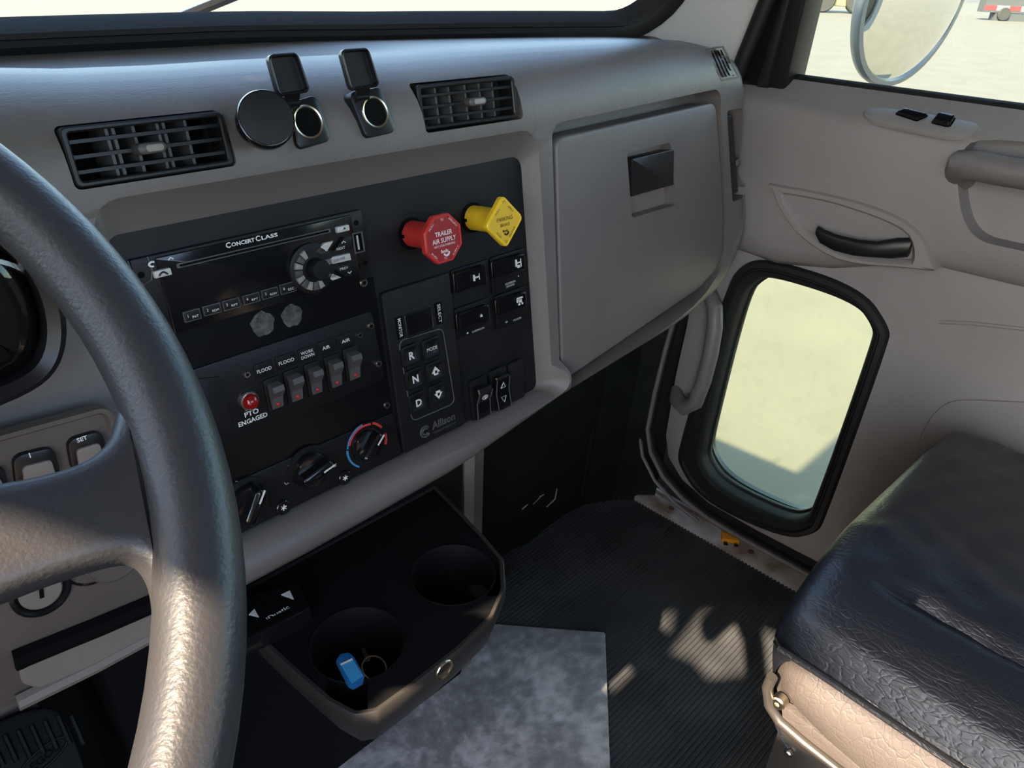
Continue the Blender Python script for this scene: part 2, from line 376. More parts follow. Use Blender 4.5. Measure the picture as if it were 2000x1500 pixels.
# ---- firewall and kick panel under the dash
fwm = MB()
fw_line = [(-.62, .74), (.60, .72), (.78, .685), (.90, .69), (.945, .685), (1.0, .655), (1.06, .60)]
fwm.grid([[C(x, yy-(0.02 if k else 0), z) for x, yy in fw_line] for k, z in enumerate((-.93, -.60, -.36))])
fwo = solo(fwm, 'wall_front', 'firewall', 'dark greenish black firewall panel under the glove box', 'wall', kind='structure', sharp=12)
kp = MB(); cr = [C(.947, .676, -.64), C(.932, .674, -.76), C(.922, .674, -.89)]
kp.tube(cr, .0022, 6); kp.tube([C(.947, .676, -.64), C(.955, .672, -.625), C(.99, .655, -.605), C(1.03, .62, -.595)], .0022, 6)
part(kp, 'seam', 'firewall', fwo)
sc_ = MB()
for (u0, v0, u1, v1) in ((1020, 995, 1030, 985), (1040, 985, 1058, 968), (1052, 970, 1062, 966), (1068, 990, 1085, 974), (1084, 974, 1088, 955)):
    p0 = hit(u0, v0, C(0, .680, 0), Vector((0, 1, 0))); p1 = hit(u1, v1, C(0, .680, 0), Vector((0, 1, 0))); sc_.tube([p0, p1], .0012, 5)
part(sc_, 'scuff', 'dimprint', fwo)

# ---- cab shell behind the camera (roof, back wall, driver's side), it shades the interior
def slab(name, label, boxes, m='shell', cat=None):
    b = MB()
    for (x0, y0, z0, x1, y1, z1) in boxes: b.box(Fr(C(0, 0, 0), Vector((1, 0, 0)), Vector((0, 1, 0))), x0, y0, x1, y1, z0, z1)
    return solo(b, name, m, label, cat or name.split('_')[0], kind='structure')
slab('ceiling', 'grey cab roof lining above the seats', [(XL-.05, YB, .50, XR+.06, .47, .55)])
slab('wall_back', 'grey rear wall of the cab with a back window opening', [(XL, YB-.04, -.92, XR, YB, -.10), (XL, YB-.04, .36, XR, YB, .52), (XL, YB-.04, -.10, -.30, YB, .36), (.75, YB-.04, -.10, XR, YB, .36)])
wl = MB(); WLF = Fr(C(XL, 0, 0), Vector((0, -1, 0)), Vector((0, 0, 1))); wl.prism(WLF, [(-.80, -.95), (.80, -.95), (.80, .52), (-.47, .52), (-.66, -.06), (-.80, -.06)], 0, .012)
SUN_SLOT = [(.204, .290), (.204, .392), (.168, .410), (.12, .418), (.06, .435), (.01, .472), (-.30, .472), (-.30, .395), (-.05, .380), (.070, .352), (.11, .32), (.138, .290), (.17, .300)]  # opening outline shaped so the sun lands on wheel, seat and floor
SUN_SLOT_FRONT = [(.236, .185), (.256, .185), (.259, .23), (.262, .30), (.242, .362), (.226, .33), (.229, .262)]     # front opening, cut to place a sun patch on the floor
wlc = MB(); wlc.prism(WLF, [(-a, b) for a, b in SUN_SLOT], -.2, .2); wlc.prism(WLF, [(-a, b) for a, b in SUN_SLOT_FRONT], -.2, .2); wlc.prism(WLF, [(.34, -.60), (.78, -.60), (.78, .46), (.34, .46)], -.2, .2); wlc.prism(WLF, [(.06, -.62), (.32, -.62), (.32, .375), (.06, .355)], -.2, .2)  # last two openings added for sky light and warm bounce
wlo = bpy.data.objects.new('wall_left', cutmesh(wl, [wlc], 'wall_left')); wlo.data.materials.append(MATS['shell']); COL.objects.link(wlo); tag(wlo, 'driver side wall of the cab with openings shaped to place the sunlight', 'wall', kind='structure')
slab('trim_4', 'unseen slab added above the windshield to shade the dash top', [(-.34, .44, .47, 1.10, .68, .50)])  # added out of view to keep direct sun off the dash top
slab('wall_right', 'passenger side wall of the cab behind the door', [(1.06, YB, -.95, 1.12, -.46, .52), (1.06, -.46, .42, 1.12, .47, .52)])
# driver's side A-pillar
ap = MB(); ap.tube([C(-.60, .60, -.08), C(-.60, .44, .24), C(-.60, .40, .50)], .035, 8); solo(ap, 'trim_1', 'shell', 'driver side windshield pillar of the cab', 'trim', kind='structure')

# ---- door sill strip, rusty, with screw holes
sm = MB(); sl_ = []
ins = [(.68, -.900), (.64, -.905), (.58, -.908), (.50, -.908), (.30, -.908), (.0, -.908), (-.45, -.908)]
sm.loft([[C(1.030, yy, -.925), C(1.031, yy, z-.003), C(1.035, yy, z), C(1.066, yy, z+.001), C(1.070, yy, z+.006), C(1.076, yy, z+.006), C(1.076, yy, -.93)] for yy, z in ins])
sill = solo(sm, 'trim_2', 'sillmetal', 'worn grey metal door sill strip with screw holes and rust', 'trim', kind='structure')
for (u, v) in ((1311, 993), (1467, 1078)):
    p = hit(u, v, C(0, 0, -.907), Vector((0, 0, 1))); h = MB(); h.lathe(Fr(p, Vector((1, 0, 0)), Vector((0, 1, 0))), [(.0062, .0006), (.0058, .0012), (.0040, .0006), (.0015, -.0005)], 16); part(h, 'screw_hole', 'rust', sill)
rs = MB(); rs.tube([C(1.067, yy, z+.004) for yy, z in ins], .0028, 6); part(rs, 'rust_edge', 'rust', sill)
# black weatherstrip round the door opening
ws = MB(); XF = Fr(C(1.035, 0, 0), Vector((0, -1, 0)), Vector((0, 0, 1)))
wp = [(1660, 1158), (1575, 1113), (1500, 1072), (1440, 1039), (1385, 1006), (1340, 972), (1300, 928), (1276, 880), (1270, 835), (1284, 765), (1305, 680), (1325, 610), (1345, 540)]
wq = [XF.px(u, v) for u, v in wp]; ws.tube([XF.P(a, b) for a, b in wq], .0075, 8)
wso = solo(ws, 'weatherstrip', 'blackrub', 'black rubber weatherstrip around the passenger door opening', 'seal')
w2 = MB(); w2.tube([XF.P(a, b, .009) for a, b in wq], .0040, 8); part(w2, 'pinch_trim', 'grip', wso)
w3 = MB(); w3.tube([XF.P(a, b, .012) for a, b in [XF.px(u-14, v+6) for u, v in wp[4:11]]], .0035, 6); part(w3, 'inner_lip', 'grip', wso)

# ================================================================== PASSENGER DOOR
door = thing('door_1', 'grey passenger door with a low corner window and armrest', 'door', C(1.03, .1, -.90), kind='structure')
fr_px = [(1352, 560), (1338, 640), (1318, 730), (1298, 850), (1303, 893), (1330, 938), (1382, 984), (1480, 1040), (1592, 1098), (1700, 1153)]
ol = [dpx(u, v) for u, v in fr_px] + [(.45, -.868), (.45, -.20), (-.60, -.20), (-.60, -.36)]
ol = rpoly(ol, .012, 2)
peep_out = [(1452, 512), (1507, 505), (1682, 561), (1738, 640), (1735, 672), (1610, 1018), (1595, 1042), (1533, 1054), (1371, 978), (1324, 905), (1326, 872), (1418, 560)]
peep_in = [(1474, 549), (1505, 541), (1668, 593), (1702, 640), (1700, 668), (1584, 998), (1570, 1014), (1530, 1018), (1400, 955), (1366, 905), (1368, 875), (1440, 580)]
def smooth(pts, n=2):
    for _ in range(n):
        q = []
        for i in range(len(pts)):
            a = Vector(pts[i]); b = Vector(pts[(i+1) % len(pts)]); q += [tuple(a*.75+b*.25), tuple(a*.25+b*.75)]
        pts = q
    return pts
PO = smooth(qpx(DF, peep_out, .002), 3); PI = smooth(qpx(DF, peep_in, .002), 3)
slab_ = MB(); slab_.prism(DF, ol, -.05, 0, .006)
hole = MB(); hole.prism(DF, inset(PO, .006), -.2, .05)
spk = MB()
dm = cutmesh(slab_, [hole], 'lower_panel', ORG[door.name])
part(dm, 'lower_panel', 'door', door)
# peep window: rubber gasket, reveal and pane
gk = MB(); rr = [[DF.P(a, b, c) for a, b in o] for o, c in ((PO, -.006), (PO, .003), (inset(PO, .003), .007), (inset(PO, .010), .008), (inset(PO, .0125), .0045), (inset(PO, .0145), .0045), (inset(PO, .0155), .007), (inset(PI, -.0045), .006), (inset(PI, -.002), .001), (PI, -.004), (PI, -.026), (inset(PI, .003), -.028), (inset(PI, .003), -.034), (inset(PI, -.014), -.034))]
gk.loft(rr, cap=False); peep = part(gk, 'window_gasket', 'blackrub', door, 'black rubber gasket of the low corner window')
pn = MB(); pn.prism(DF, inset(PI, -.001), -.031, -.028); part(pn, 'pane', 'peepglass', peep)
# upper bulge: window cap, armrest volume, pull pocket
prof = [(-.028, -.128), (-.020, -.133), (.018, -.150), (.028, -.157), (.034, -.170), (.036, -.19), (.035, -.235), (.031, -.275), (.026, -.292), (.016, -.303), (.002, -.3085), (-.03, -.3085)]
def bulge(yv, k=1.0, dz=0.0):
    kb = 1+.85*sstep(.20, .44, yv); return [DF.P(-yv, (b if b > -.235 else -.235+(b+.235)*kb)+dz*(1 if b < -.2 else 0), c*k if c > 0 else c) for c, b in prof]
bl = MB(); bl.loft([bulge(yv, k, dz) for yv, k, dz in ((.62, .25, .02), (.585, .45, .015), (.55, .72, .008), (.50, .90, .004), (.44, 1, 0), (.36, 1, 0), (.25, 1, 0), (.10, 1, -.004), (-.10, 1, -.008), (-.45, 1, -.01))])
AF = DF.off(c=.036)
pk = [AF.px(u, v) for u, v in ((1868, 350), (1873, 300), (1905, 268), (2140, 300), (2140, 520), (1960, 485), (1905, 470), (1878, 430))]
pcut = MB(); pcut.prism(AF, smooth(pk, 2), -.045, .03)
dm2 = cutmesh(bl, [pcut], 'armrest_panel', ORG[door.name]); part(dm2, 'armrest_panel', 'door', door)
gb = MB(); gp = [AF.px(u, v, .0) for u, v in ((1868, 338), (1882, 322), (1912, 322), (1960, 332), (2020, 341), (2150, 362), (2300, 390))]
gb.tube([AF.P(gp[0][0], gp[0][1]-.010, -.030), AF.P(*gp[0], -.012), AF.P(*gp[1], .002), AF.P(*gp[2], .006), AF.P(*gp[3], .006), AF.P(*gp[4], .006), AF.P(*gp[5], .006), AF.P(*gp[6], .006)], [.016, .017, .0175, .0165, .0160, .0160, .016, .016], 16)
part(gb, 'pull_handle', 'grip', door)
pl = MB(); pl.prism(AF, rpoly([AF.px(u, v, -.04) for u, v in ((1958, 360), (2150, 385), (2150, 430), (1975, 395))], .006), -.046, -.0415, .001); part(pl, 'pocket_cover', 'doortrim', door)
# belt seal and window glass
bs = MB(); bs.loft([[C(1.046, yy, -.140), C(1.046, yy, -.130), C(1.052, yy, -.124), C(1.060, yy, -.122), C(1.064, yy, -.14)] for yy in (.52, -.45)]); part(bs, 'belt_seal', 'blackrub', door)
sg = MB(); sg.box(Fr(C(1.066, 0, 0), Vector((0, -1, 0)), Vector((0, 0, 1))), -.53, -.16, .46, .44, -.002, .002); part(sg, 'window_pane', 'glass', door)
# front window post (black) and outer skin
wpst = MB(); KF = Fr(C(1.03, 0, 0), Vector((0, -1, 0)), Vector((0, 0, 1)))
wpst.prism(KF, [(-.487, -.145), (-.558, -.145), (-.545, -.06), (-.415, .45), (-.36, .45), (-.482, .02)], -.05, .004, .004); part(wpst, 'window_post', 'black', door)
wp2 = MB(); wp2.prism(KF, [(-.508, -.140), (-.524, -.140), (-.512, -.04), (-.39, .45), (-.378, .45), (-.498, -.02)], .004, .014, .004); part(wp2, 'post_ridge', 'blackrub', door)
# latch bezel and lever
BZ = DF.off(c=.0335)
bzo = smooth(qpx(BZ, [(1504, 356), (1506, 358), (1600, 374), (1690, 396), (1760, 423), (1800, 455), (1816, 490), (1829, 528), (1826, 529), (1760, 522), (1680, 517), (1625, 504), (1560, 460), (1524, 410)]), 1)
bzi = smooth(qpx(BZ, [(1527, 378), (1545, 379), (1620, 393), (1690, 415), (1735, 432), (1772, 452), (1786, 478), (1786, 512), (1770, 514), (1700, 508), (1650, 498), (1597, 470), (1556, 430), (1536, 400)]), 1)
bz = MB(); bz.loft([[BZ.P(a, b, c) for a, b in o] for o, c in ((bzo, -.03), (bzo, .001), (inset(bzo, .0022), .0045), (inset(bzi, -.002), .0045), (bzi, .0025), (inset(bzi, .004), -.006), (inset(bzi, .010), -.0085))]); bez = part(bz, 'latch_bezel', 'doortrim', door)
lv = MB(); lpx = [(1602, 448), (1612, 458), (1640, 470), (1680, 480), (1715, 484), (1750, 484), (1778, 484)]; lq = [BZ.px(u, v) for u, v in lpx]
rings = []
for k, (a, b) in enumerate(lq):
    hh = (.006, .0095, .0105, .0108, .0105, .0135, .0125)[k]; cc = (.0075, .010, .0125, .012, .009, .003, -.002)[k]
    rings.append([BZ.P(a, b+hh*math.cos(t), cc+.0065*math.sin(t)) for t in [2*math.pi*i/14 for i in range(14)]])
lv.loft(rings); part(lv, 'latch_lever', 'black', bez)
lk = MB(); lk.prism(BZ, smooth(qpx(BZ, [(1612, 412), (1660, 413), (1712, 434), (1722, 452), (1690, 458), (1640, 453), (1612, 436)]), 2), -.010, -.002, .003); part(lk, 'finger_pad', 'doortrim', bez)
# crease and fabric patch on the lower panel
cs = MB(); cs.tube([DF.P(*dpx(u, v), -.0005) for u, v in ((1835, 629), (1900, 632), (2000, 643), (2150, 660))], .003, 8); part(cs, 'crease', 'door', door)
ft = MB(); fo = smooth(qpx(DF, [(1790, 870), (1815, 815), (1850, 783), (1900, 778), (2250, 800), (2250, 1050), (1780, 1000)]), 2); ft.prism(DF, fo, -.01, .003, .0025); part(ft, 'map_pocket', 'cloth', door)
# grab handle low at the front of the door
gh = MB(); hp = [(1322, 760, -.004), (1322, 780, .016), (1336, 796, .028), (1358, 786, .034), (1374, 745, .036), (1388, 690, .036), (1396, 640, .034), (1396, 600, .028), (1384, 570, .012), (1368, 560, -.004)]
gh.tube([DF.P(*DF.px(u, v, c), c) for u, v, c in hp], [.010, .013, .0135, .013, .0125, .0125, .0125, .0125, .012, .011], 12); part(gh, 'grab_handle', 'grip', door)
# window switch plate on the cap
SF = Fr(DF.P(0, -.1415, -.001), Vector((0, -1, 0)), Vector((.038, 0, .017)))
sw = MB(); so_ = smooth(qpx(SF, [(1684, 222), (1700, 213), (1740, 213), (1890, 238), (1915, 247), (1900, 263), (1870, 272), (1740, 246), (1695, 236)]), 2)
sw.prism(SF, so_, -.004, .0025, .002); swp = part(sw, 'switch_plate', 'doortrim', door, 'oval plate with lock and window switches')
for nm, q in (('lock_switch', [(1748, 226), (1768, 218), (1812, 230), (1790, 240)]), ('window_switch', [(1820, 244), (1832, 229), (1864, 235), (1853, 252)])):
    sq = qpx(SF, q); b = MB(); b.prism(SF, rpoly(sq, .0025, 3), .0015, .0078 if nm[0] == 'w' else .0062, .002); ob = part(b, nm, 'gloss', swp)
    b = MB(); b.prism(SF, inset(rpoly(sq, .0025, 3), -.0014), .001, .0030); part(b, 'bezel', 'void', swp)
# outer skin of door, dark paint
os_ = MB(); os_.prism(DF, [(-.62, -.98), (.46, -.98), (.46, -.16), (-.62, -.16)], -.066, -.056); hole2 = MB(); hole2.prism(DF, inset(PI, -.010), -.2, .05)
part(cutmesh(os_, [hole2], 'outer_skin', ORG[door.name]), 'outer_skin', 'bodypaint', door)

# ================================================================== WINDSHIELD
def yb(x): return .86-.373*(x-.2)**2
back_px = [(-400, 126), (0, 105), (350, 87), (450, 82), (700, 78), (940, 73), (1290, 70), (1335, 71)]
bk = []
for u, v in back_px:
    d = ray(u, v); t = .5
    for _ in range(60):
        p = d*t; t += (yb(p.x)-p.y)*.5/d.y
    p = d*t; bk.append((p.x, p.z))
bk = [(-.62, bk[0][1]-.004)] + bk
def zbk(x): return interp(bk, x)
LEAN = Vector((0, -.41, .912)); LEAN2 = Vector((0, -.26, .966))
xs_ = [-.56+i*.06 for i in range(26)]; xs_ = [x for x in xs_ if x < .95]+[.955]
def base(x, h, out=0.0): return C(x, yb(x)+.004, zbk(x)-.004)+LEAN*h+Vector((0, .912, .41))*out
wsd = thing('window_1', 'curved windshield with a wide black rubber seal above the dash', 'windshield', C(.2, .86, -.10), kind='structure')
g = MB(); g.grid([[base(x, h, .012) for x in xs_] for h in (.02, .25, .50, .66)]); part(g, 'pane', 'glass', wsd)
# seal: follows the lower edge and turns up the pillar
path = [(x, .0) for x in xs_ if x < .90]
def sealpt(i, q, lift):
    return base(i, q, lift)
SB = MB(); secs = []
for x in [x for x in xs_ if x <= .885]: secs.append([base(x, -.012, -.0), base(x, .0, -.012), base(x, .016, -.012), base(x, .0205, -.008), base(x, .0250, -.014), base(x, .0295, -.012), base(x, .0320, .006), base(x, .0320, .012), base(x, -.012, .012)])
for k in range(1, 8):
    t = k/7*math.pi/2; cx, ch, r0 = .885, .072, .072
    def cp(d, o): rr_ = r0-d; return base(cx+rr_*math.sin(t), ch-rr_*math.cos(t), o)
    secs.append([cp(-.012, 0), cp(.0, -.012), cp(.016, -.012), cp(.0205, -.008), cp(.0250, -.014), cp(.0295, -.012), cp(.0320, .006), cp(.0320, .012), cp(-.012, .012)])
for h in (.2, .62):
    secs.append([base(.957-d, h, o) for d, o in ((-.012, 0), (0, -.012), (.016, -.012), (.0205, -.008), (.0250, -.014), (.0295, -.012), (.0320, .006), (.0320, .012), (-.012, .012))])
SB.loft(secs); part(SB, 'rubber_seal', 'blackrub', wsd)
# pillar trim on the passenger side
pt = MB(); q0 = [C(.925, .690, -.10), C(.968, .640, -.10), C(1.010, .575, -.11), C(1.018, .560, -.12), C(1.05, .56, -.12), C(1.05, .66, -.10)]
pt.loft([[p+(LEAN if i in (0, 1, 5) else LEAN2)*h for i, p in enumerate(q0)] for h in (-.02, .2, .60)]); pil = solo(pt, 'trim_3', 'pillar', 'pale grey windshield pillar trim beside the passenger door', 'trim', kind='structure')
ps = MB(); ps.tube([C(1.016, .556, -.135)+LEAN2*h for h in (0, .2, .62)], .011, 10); part(ps, 'pillar_seal', 'blackrub', pil)
wi = MB(); wi.tube([C(.42, .95, -.075), C(.50, .93, -.045), C(.66, .90, .02)], .006, 6); wi.tube([C(.46, .93, -.04), C(.78, .86, -.03)], .004, 6); solo(wi, 'windshield_wiper', 'black', 'black wiper arm and blade outside the windshield', 'wiper')

# ================================================================== DASHBOARD
dash = thing('dashboard', 'warm grey moulded truck dashboard spanning the cab under the windshield', 'dashboard', C(.3, .6, -.46))
crest_px = [(-400, 140, .61), (0, 128, .61), (60, 134, .61), (175, 134, .61), (350, 124, .61), (450, 117, .61), (700, 105, .61), (870, 92, .61), (1080, 84, .585), (1250, 78, .565), (1330, 79, .553), (1382, 91, .540), (1418, 112, .530), (1440, 142, .522)]
cz = []
for u, v, yy in crest_px:
    p = hit(u, v, C(0, yy, 0), Vector((0, 1, 0))); cz.append((p.x, p.z-Z0, yy))
cz = [(-.7, cz[0][1]-.01, .61)]+cz
def zcr(x): return interp([(a, b) for a, b, c in cz], x)
def ycr(x): return interp([(a, c) for a, b, c in cz], x)
lipz = [(-.7, -.446), (.25, -.454), (.414, -.449), (.568, -.425), (.765, -.409), (.93, -.398), (1.0, -.395)]
def yface(z): return .4859+(z+.3)*.1459
def dprof(x):
    zc = zcr(x); Yb = yb(x)+.002; zb = zbk(x); tr = 1-sstep(.36, .56, x); yc = min(ycr(x), Yb-.05)
    dl = interp(lipz, x)+.454
    pts = [(Yb+.01, zb-.03), (Yb, zb)]
    for t in (.25, .5, .75): pts.append((lerp(Yb, yc, t), lerp(zb, zc, t)-.012*tr*math.sin(math.pi*t)**.7))
    zF = -.152; yF = yface(zF); n_ = 2.7
    for q in (90, 80, 70, 60, 50, 41, 32, 23, 14, 6, 0):
        q = R_(q); pts.append((yc-(yc-yF)*max(0, math.cos(q))**(2/n_), zF+(zc-zF)*max(0, math.sin(q))**(2/n_)))
    for t in (.18, .42, .66, .86): z = lerp(-.152, -.405+dl, t); pts.append((yface(z), z))
    fl = sstep(.78, .93, x); yl = yface(-.418+dl)
    def ly(d): return lerp(min(.4640, yl)-d, yl-d*.30, fl)
    pts += [(yface(-.405+dl), -.405+dl), (yface(-.418+dl), -.418+dl), (ly(.0040), -.424+dl), (ly(.0090), -.4285+dl), (ly(.0115), -.435+dl), (ly(.0110), -.444+dl), (ly(.0070), -.451+dl), (ly(0), -.454+dl), (.50, -.452+dl)]
    pts += [(.60, -.42+dl*.5), (Yb+.01, -.36)]
    top = max(0, (x-.945)/.051)**2.2*.15; bot = max(0, (x-.90)/.096)**2.4*.15
    zt = zc; zbm = -.454+dl; out = []
    for yy, z in pts:
        t = (z-zbm)/(zt-zbm); z2 = z-top*max(0, t)**1.5+bot*max(0, 1-t)**1.5; out.append((yy+.028*sstep(.955, .998, x)**1.5*(1 if yy < .6 else 0), z2))
    return out
xs = [-.62, -.45, -.3, -.15, 0, .06, .12, .18, .24, .30, .36, .40, .44, .48, .52, .56, .60, .66, .72, .78, .83, .86, .885, .905, .922, .937, .950, .961, .971, .980, .987, .992, .996]
pad = MB(); pad.loft([[C(x, yy, z) for yy, z in dprof(x)] for x in xs])
cuts = []
def cutter(fr, o, c0, c1): m = MB(); m.prism(fr, o, c0, c1); cuts.append(m)
# centre recess with sloping sides
ro = rpoly([(.147, -.1215), (.566, -.1215), (.562, .157), (.147, .157)], [.01, .012, .024, .02], 5); ri = rpoly([(.156, -.1205), (.553, -.1205), (.549, .131), (.156, .131)], [.006, .008, .012, .01], 5)
m = MB(); m.loft([[PF.P(a, b, c) for a, b in o] for o, c in ((ri, -.03), (ri, -.001), (ro, FC+.0005), (inset(ro, -.02), .05))]); cuts.append(m)
# glove box opening
GD = [(.5896, .1445), (.893, .153), (.922, .03), (.930, -.045), (.912, -.068), (.8725, -.084), (.584, -.121)]
gdo = rpoly(GD, [.012, .016, .10, .03, .05, .05, .006], 6)
GH = [(.5825, .159), (.898, .1685), (.9275, .03), (.936, -.045), (.917, -.073), (.8725, -.090), (.578, -.127)]
cutter(PF, rpoly(GH, [.014, .02, .10, .03, .05, .05, .006], 6), -.022, .05)
# vents
VL = (.138, -.1325, .249, -.091); VR = (.404, -.131, .534, -.086)
def vframe(x0, x1, z0, z1, y): 
    return Fr(C((x0+x1)/2, y, (z0+z1)/2), Vector((1, 0, 0)), Vector((0, .20, 1)))
def vfit(q, y):
    f = Fr(C(0, y, -.11), Vector((1, 0, 0)), Vector((0, .20, 1))); b = boxpx(f, q); return f.off((b[0]+b[2])/2, (b[1]+b[3])/2), (b[2]-b[0])/2, (b[3]-b[1])/2
VFL, vlw, vlh = vfit([(106, 249), (431, 211), (470, 322), (152, 373)], .513); VFR, vrw, vrh = vfit([(808, 162), (1008, 142), (1028, 231), (843, 259)], .513)
cutter(VFL, rect(-vlw, -vlh, vlw, vlh, .004), -.07, .05)
cutter(VFR, rect(-vrw, -vrh, vrw, vrh, .004), -.07, .05)
# side window vent and corner louvre
SV = rpoly(qpx(PF, [(1420, 216), (1449, 211), (1465, 380), (1429, 394)], FC), .004, 3); cutter(PF, SV, -.02, .06)
part(cutmesh(pad, cuts, 'dash_pad', ORG[dash.name], 40, True), 'dash_pad', 'pad', dash)
# black centre panel
cp = MB(); cp.prism(PF, inset(ri, -.004), -.016, 0); cpan = part(cp, 'center_panel', 'panel', dash)
for (u, v, s) in ((512, 632, 1), (569, 616, .93)):
    a, b = PF.px(u, v); o = [(a+.0098*s*(1+.06*math.sin(5*t)+.04*math.sin(9*t+1))*math.cos(t), b+.0098*s*(1+.06*math.sin(5*t)+.04*math.sin(9*t+1))*math.sin(t)) for t in [2*math.pi*i/40 for i in range(40)]]
    m = MB(); m.prism(PF, o, .0006, .0011); part(m, 'sticker_residue', 'residue', cpan)
ip = MB(); ip.box(PF, .160, -.1185, .3585, .0570, 0, .0008, .001); part(ip, 'gloss_inlay', 'inlay', cpan)
# glove box door
gd = MB(); gd.prism(PF, gdo, -.018, FC-.001, .003, 3)
LR = rpoly(qpx(PF, [(1226, 300), (1311, 278), (1322, 400), (1236, 426)], FC), .005, 4)
lc = MB(); lc.prism(PF, LR, -.003, .05)
gdob = part(cutmesh(gd, [lc], 'glove_box_door', ORG[dash.name]), 'glove_box_door', 'pad', dash)
ls = MB(); ls.loft([[PF.P(a, b, c) for a, b in inset(LR, -.0004)] for c in (FC-.001, -.0035)], cap=False); ls.prism(PF, inset(LR, -.001), -.005, -.0028); part(ls, 'latch_pocket', 'trim', gdob)
LH = boxpx(PF, [(1230, 312), (1312, 291), (1318, 359), (1237, 384)], FC)
lh = MB(); lh.prism(PF, rect(*LH, .0015), .0, FC+.0012, .0012); part(lh, 'latch_handle', 'black', gdob, 'black glove box latch')
# side vent blades
svb = MB(); q = SV; a_ = sum(p[0] for p in q)/len(q)
bv = qpx(PF, [(1424, 226), (1438, 223), (1449, 375), (1433, 384)], FC); svb.prism(PF, rpoly(bv, .002, 2), -.018, .009, .002); svp = part(svb, 'side_vent', 'vent', dash)
m = MB(); a, b = PF.px(1447, 318, FC); m.lathe(PF.off(a, b), [(.0055, .004), (.0055, .010), (.003, .012)], 14); part(m, 'thumb_wheel', 'rocker', svp)
# corner louvre for the side glass: raised frame with dark slots
def onpad(u, v):           # nearest point of the pad surface along the sight line, found on the loft profile
    best = None
    for i in range(400):
        t = .45+i*.0025; p = CAMP+ray(u, v)*t; x = p.x
        if x > .985: break
        pr = dprof(x); z = p.z-Z0
        for (y0, z0), (y1, z1) in zip(pr[5:22], pr[6:23]):
            if (z0 >= z >= z1) and z0 > z1:
                ys = lerp(y0, y1, (z0-z)/(z0-z1))
                if p.y >= ys: return p
    return CAMP+ray(u, v)*.9
LQ = [(1386, 99), (1411, 96), (1437, 149), (1410, 153)]
def lpx(s_, t): 
    a = Vector(LQ[0]).lerp(Vector(LQ[1]), s_); b = Vector(LQ[3]).lerp(Vector(LQ[2]), s_); p = a.lerp(b, t); return onpad(p.x, p.y)
fr_ = MB(); fr_.tube([lpx(s_, t) for s_, t in ((-.15, -.08), (.5, -.08), (1.12, -.08), (1.12, .25), (1.12, .5), (1.12, .75), (1.12, 1.06), (.5, 1.06), (-.12, 1.06), (-.13, .75), (-.13, .5), (-.14, .25))], .0013, 6, closed=True); lvp = part(fr_, 'corner_louvre', 'pad', dash)
for k in range(4):
    s0 = .06+k*.24; m = MB(); e1_ = (CAMP-lpx(.5, .5)).normalized()*.0022
    m.loft([[lpx(s0, t)+e1_, lpx(s0+.12, t)+e1_, lpx(s0+.12, t)-e1_*3, lpx(s0, t)-e1_*3] for t in (.02, .2, .4, .6, .8, .97)]); part(m, 'slot', 'void', lvp)
# cover under the dash: console column with its light grey edge, knee area
con = MB(); con.box(GF, .08, .545, .505, .74, .02, Z0-.44, .01); cons = part(con, 'center_column', 'holder', dash)
m = MB(); m.box(GF, .505, .548, .522, .70, .02, Z0-.435); part(m, 'column_edge', 'trim', dash)
m = MB(); m.box(GF, .524, .556, .545, .70, .02, Z0-.43); part(m, 'column_edge', 'knee', dash)

# ---- driver's side: cluster, knee panel, switch strip (left edge of the view)
LF = Fr(C(0, .470, -.3), Vector((1, 0, 0)), Vector((0, .10, 1)))
def smq(pts, c=0.0, n=2): return smooth(qpx(LF, pts, c), n)
cl = thing('instrument_cluster', 'black instrument cluster hood with a glossy curved lens behind the wheel', 'gauge', C(0, .50, -.25))
co = smq([(-600, 520), (-300, 330), (30, 440), (110, 540), (135, 640), (118, 720), (60, 770), (-100, 830), (-500, 900)], .02)
m = MB(); m.loft([[LF.P(a, b, c) for a, b in o] for o, c in ((co, -.03), (co, .020), (inset(co, .004), .024), (inset(co, .010), .020), (inset(co, .014), -.01))]); part(m, 'hood', 'black', cl)
m = MB(); m.loft([[LF.P(a, b, c) for a, b in o] for o, c in ((inset(co, .011), .010), (inset(co, .016), .019), (inset(co, .024), .023), (inset(co, .040), .020))]); part(m, 'lens', 'lens', cl)
ga, gb_ = LF.px(-35, 640, .01); m = MB(); m.lathe(LF, [(.040, -.006), (.040, .010), (.037, .012), (.035, .006), (.0, .005)], 40, ga, gb_); gdl = part(m, 'glare_disc', 'rocker', cl)  # added dial and ring, standing in for bright reflections in the lens
m = MB(); m.lathe(LF, [(.0405, .008), (.0400, .0125), (.0375, .0130), (.0365, .0115)], 40, ga, gb_, cap=False); part(m, 'glare_ring', 'steel', gdl)
# knee panel, stands a little proud of the dash face
kn = thing('knee_panel', 'brown grey lower dash panel with the ignition lock left of the wheel spoke', 'dash panel', C(0, .46, -.44))
KN = LF.off(c=.008)
o1 = rpoly(qpx(KN, [(-250, 1250), (5, 985), (330, 905), (345, 1205), (28, 1372), (-240, 1500)]), .004, 3)
m = MB(); m.prism(KN, o1, -.03, .002, .003); part(m, 'panel', 'knee', kn)
o2 = rpoly(qpx(KN, [(30, 1290), (350, 1165), (350, 1215), (70, 1335), (38, 1325)]), .006, 4)
m = MB(); m.loft([[KN.P(a, b, c) for a, b in o] for o, c in ((o2, .0), (o2, .006), (inset(o2, .002), .008))]); part(m, 'step', 'trim', kn)
m = MB(); m.tube([KN.P(*KN.px(u, v), .003) for u, v in ((24, 1285), (180, 1222), (350, 1150))], .0075, 8); part(m, 'shadow_gap', 'void', kn)
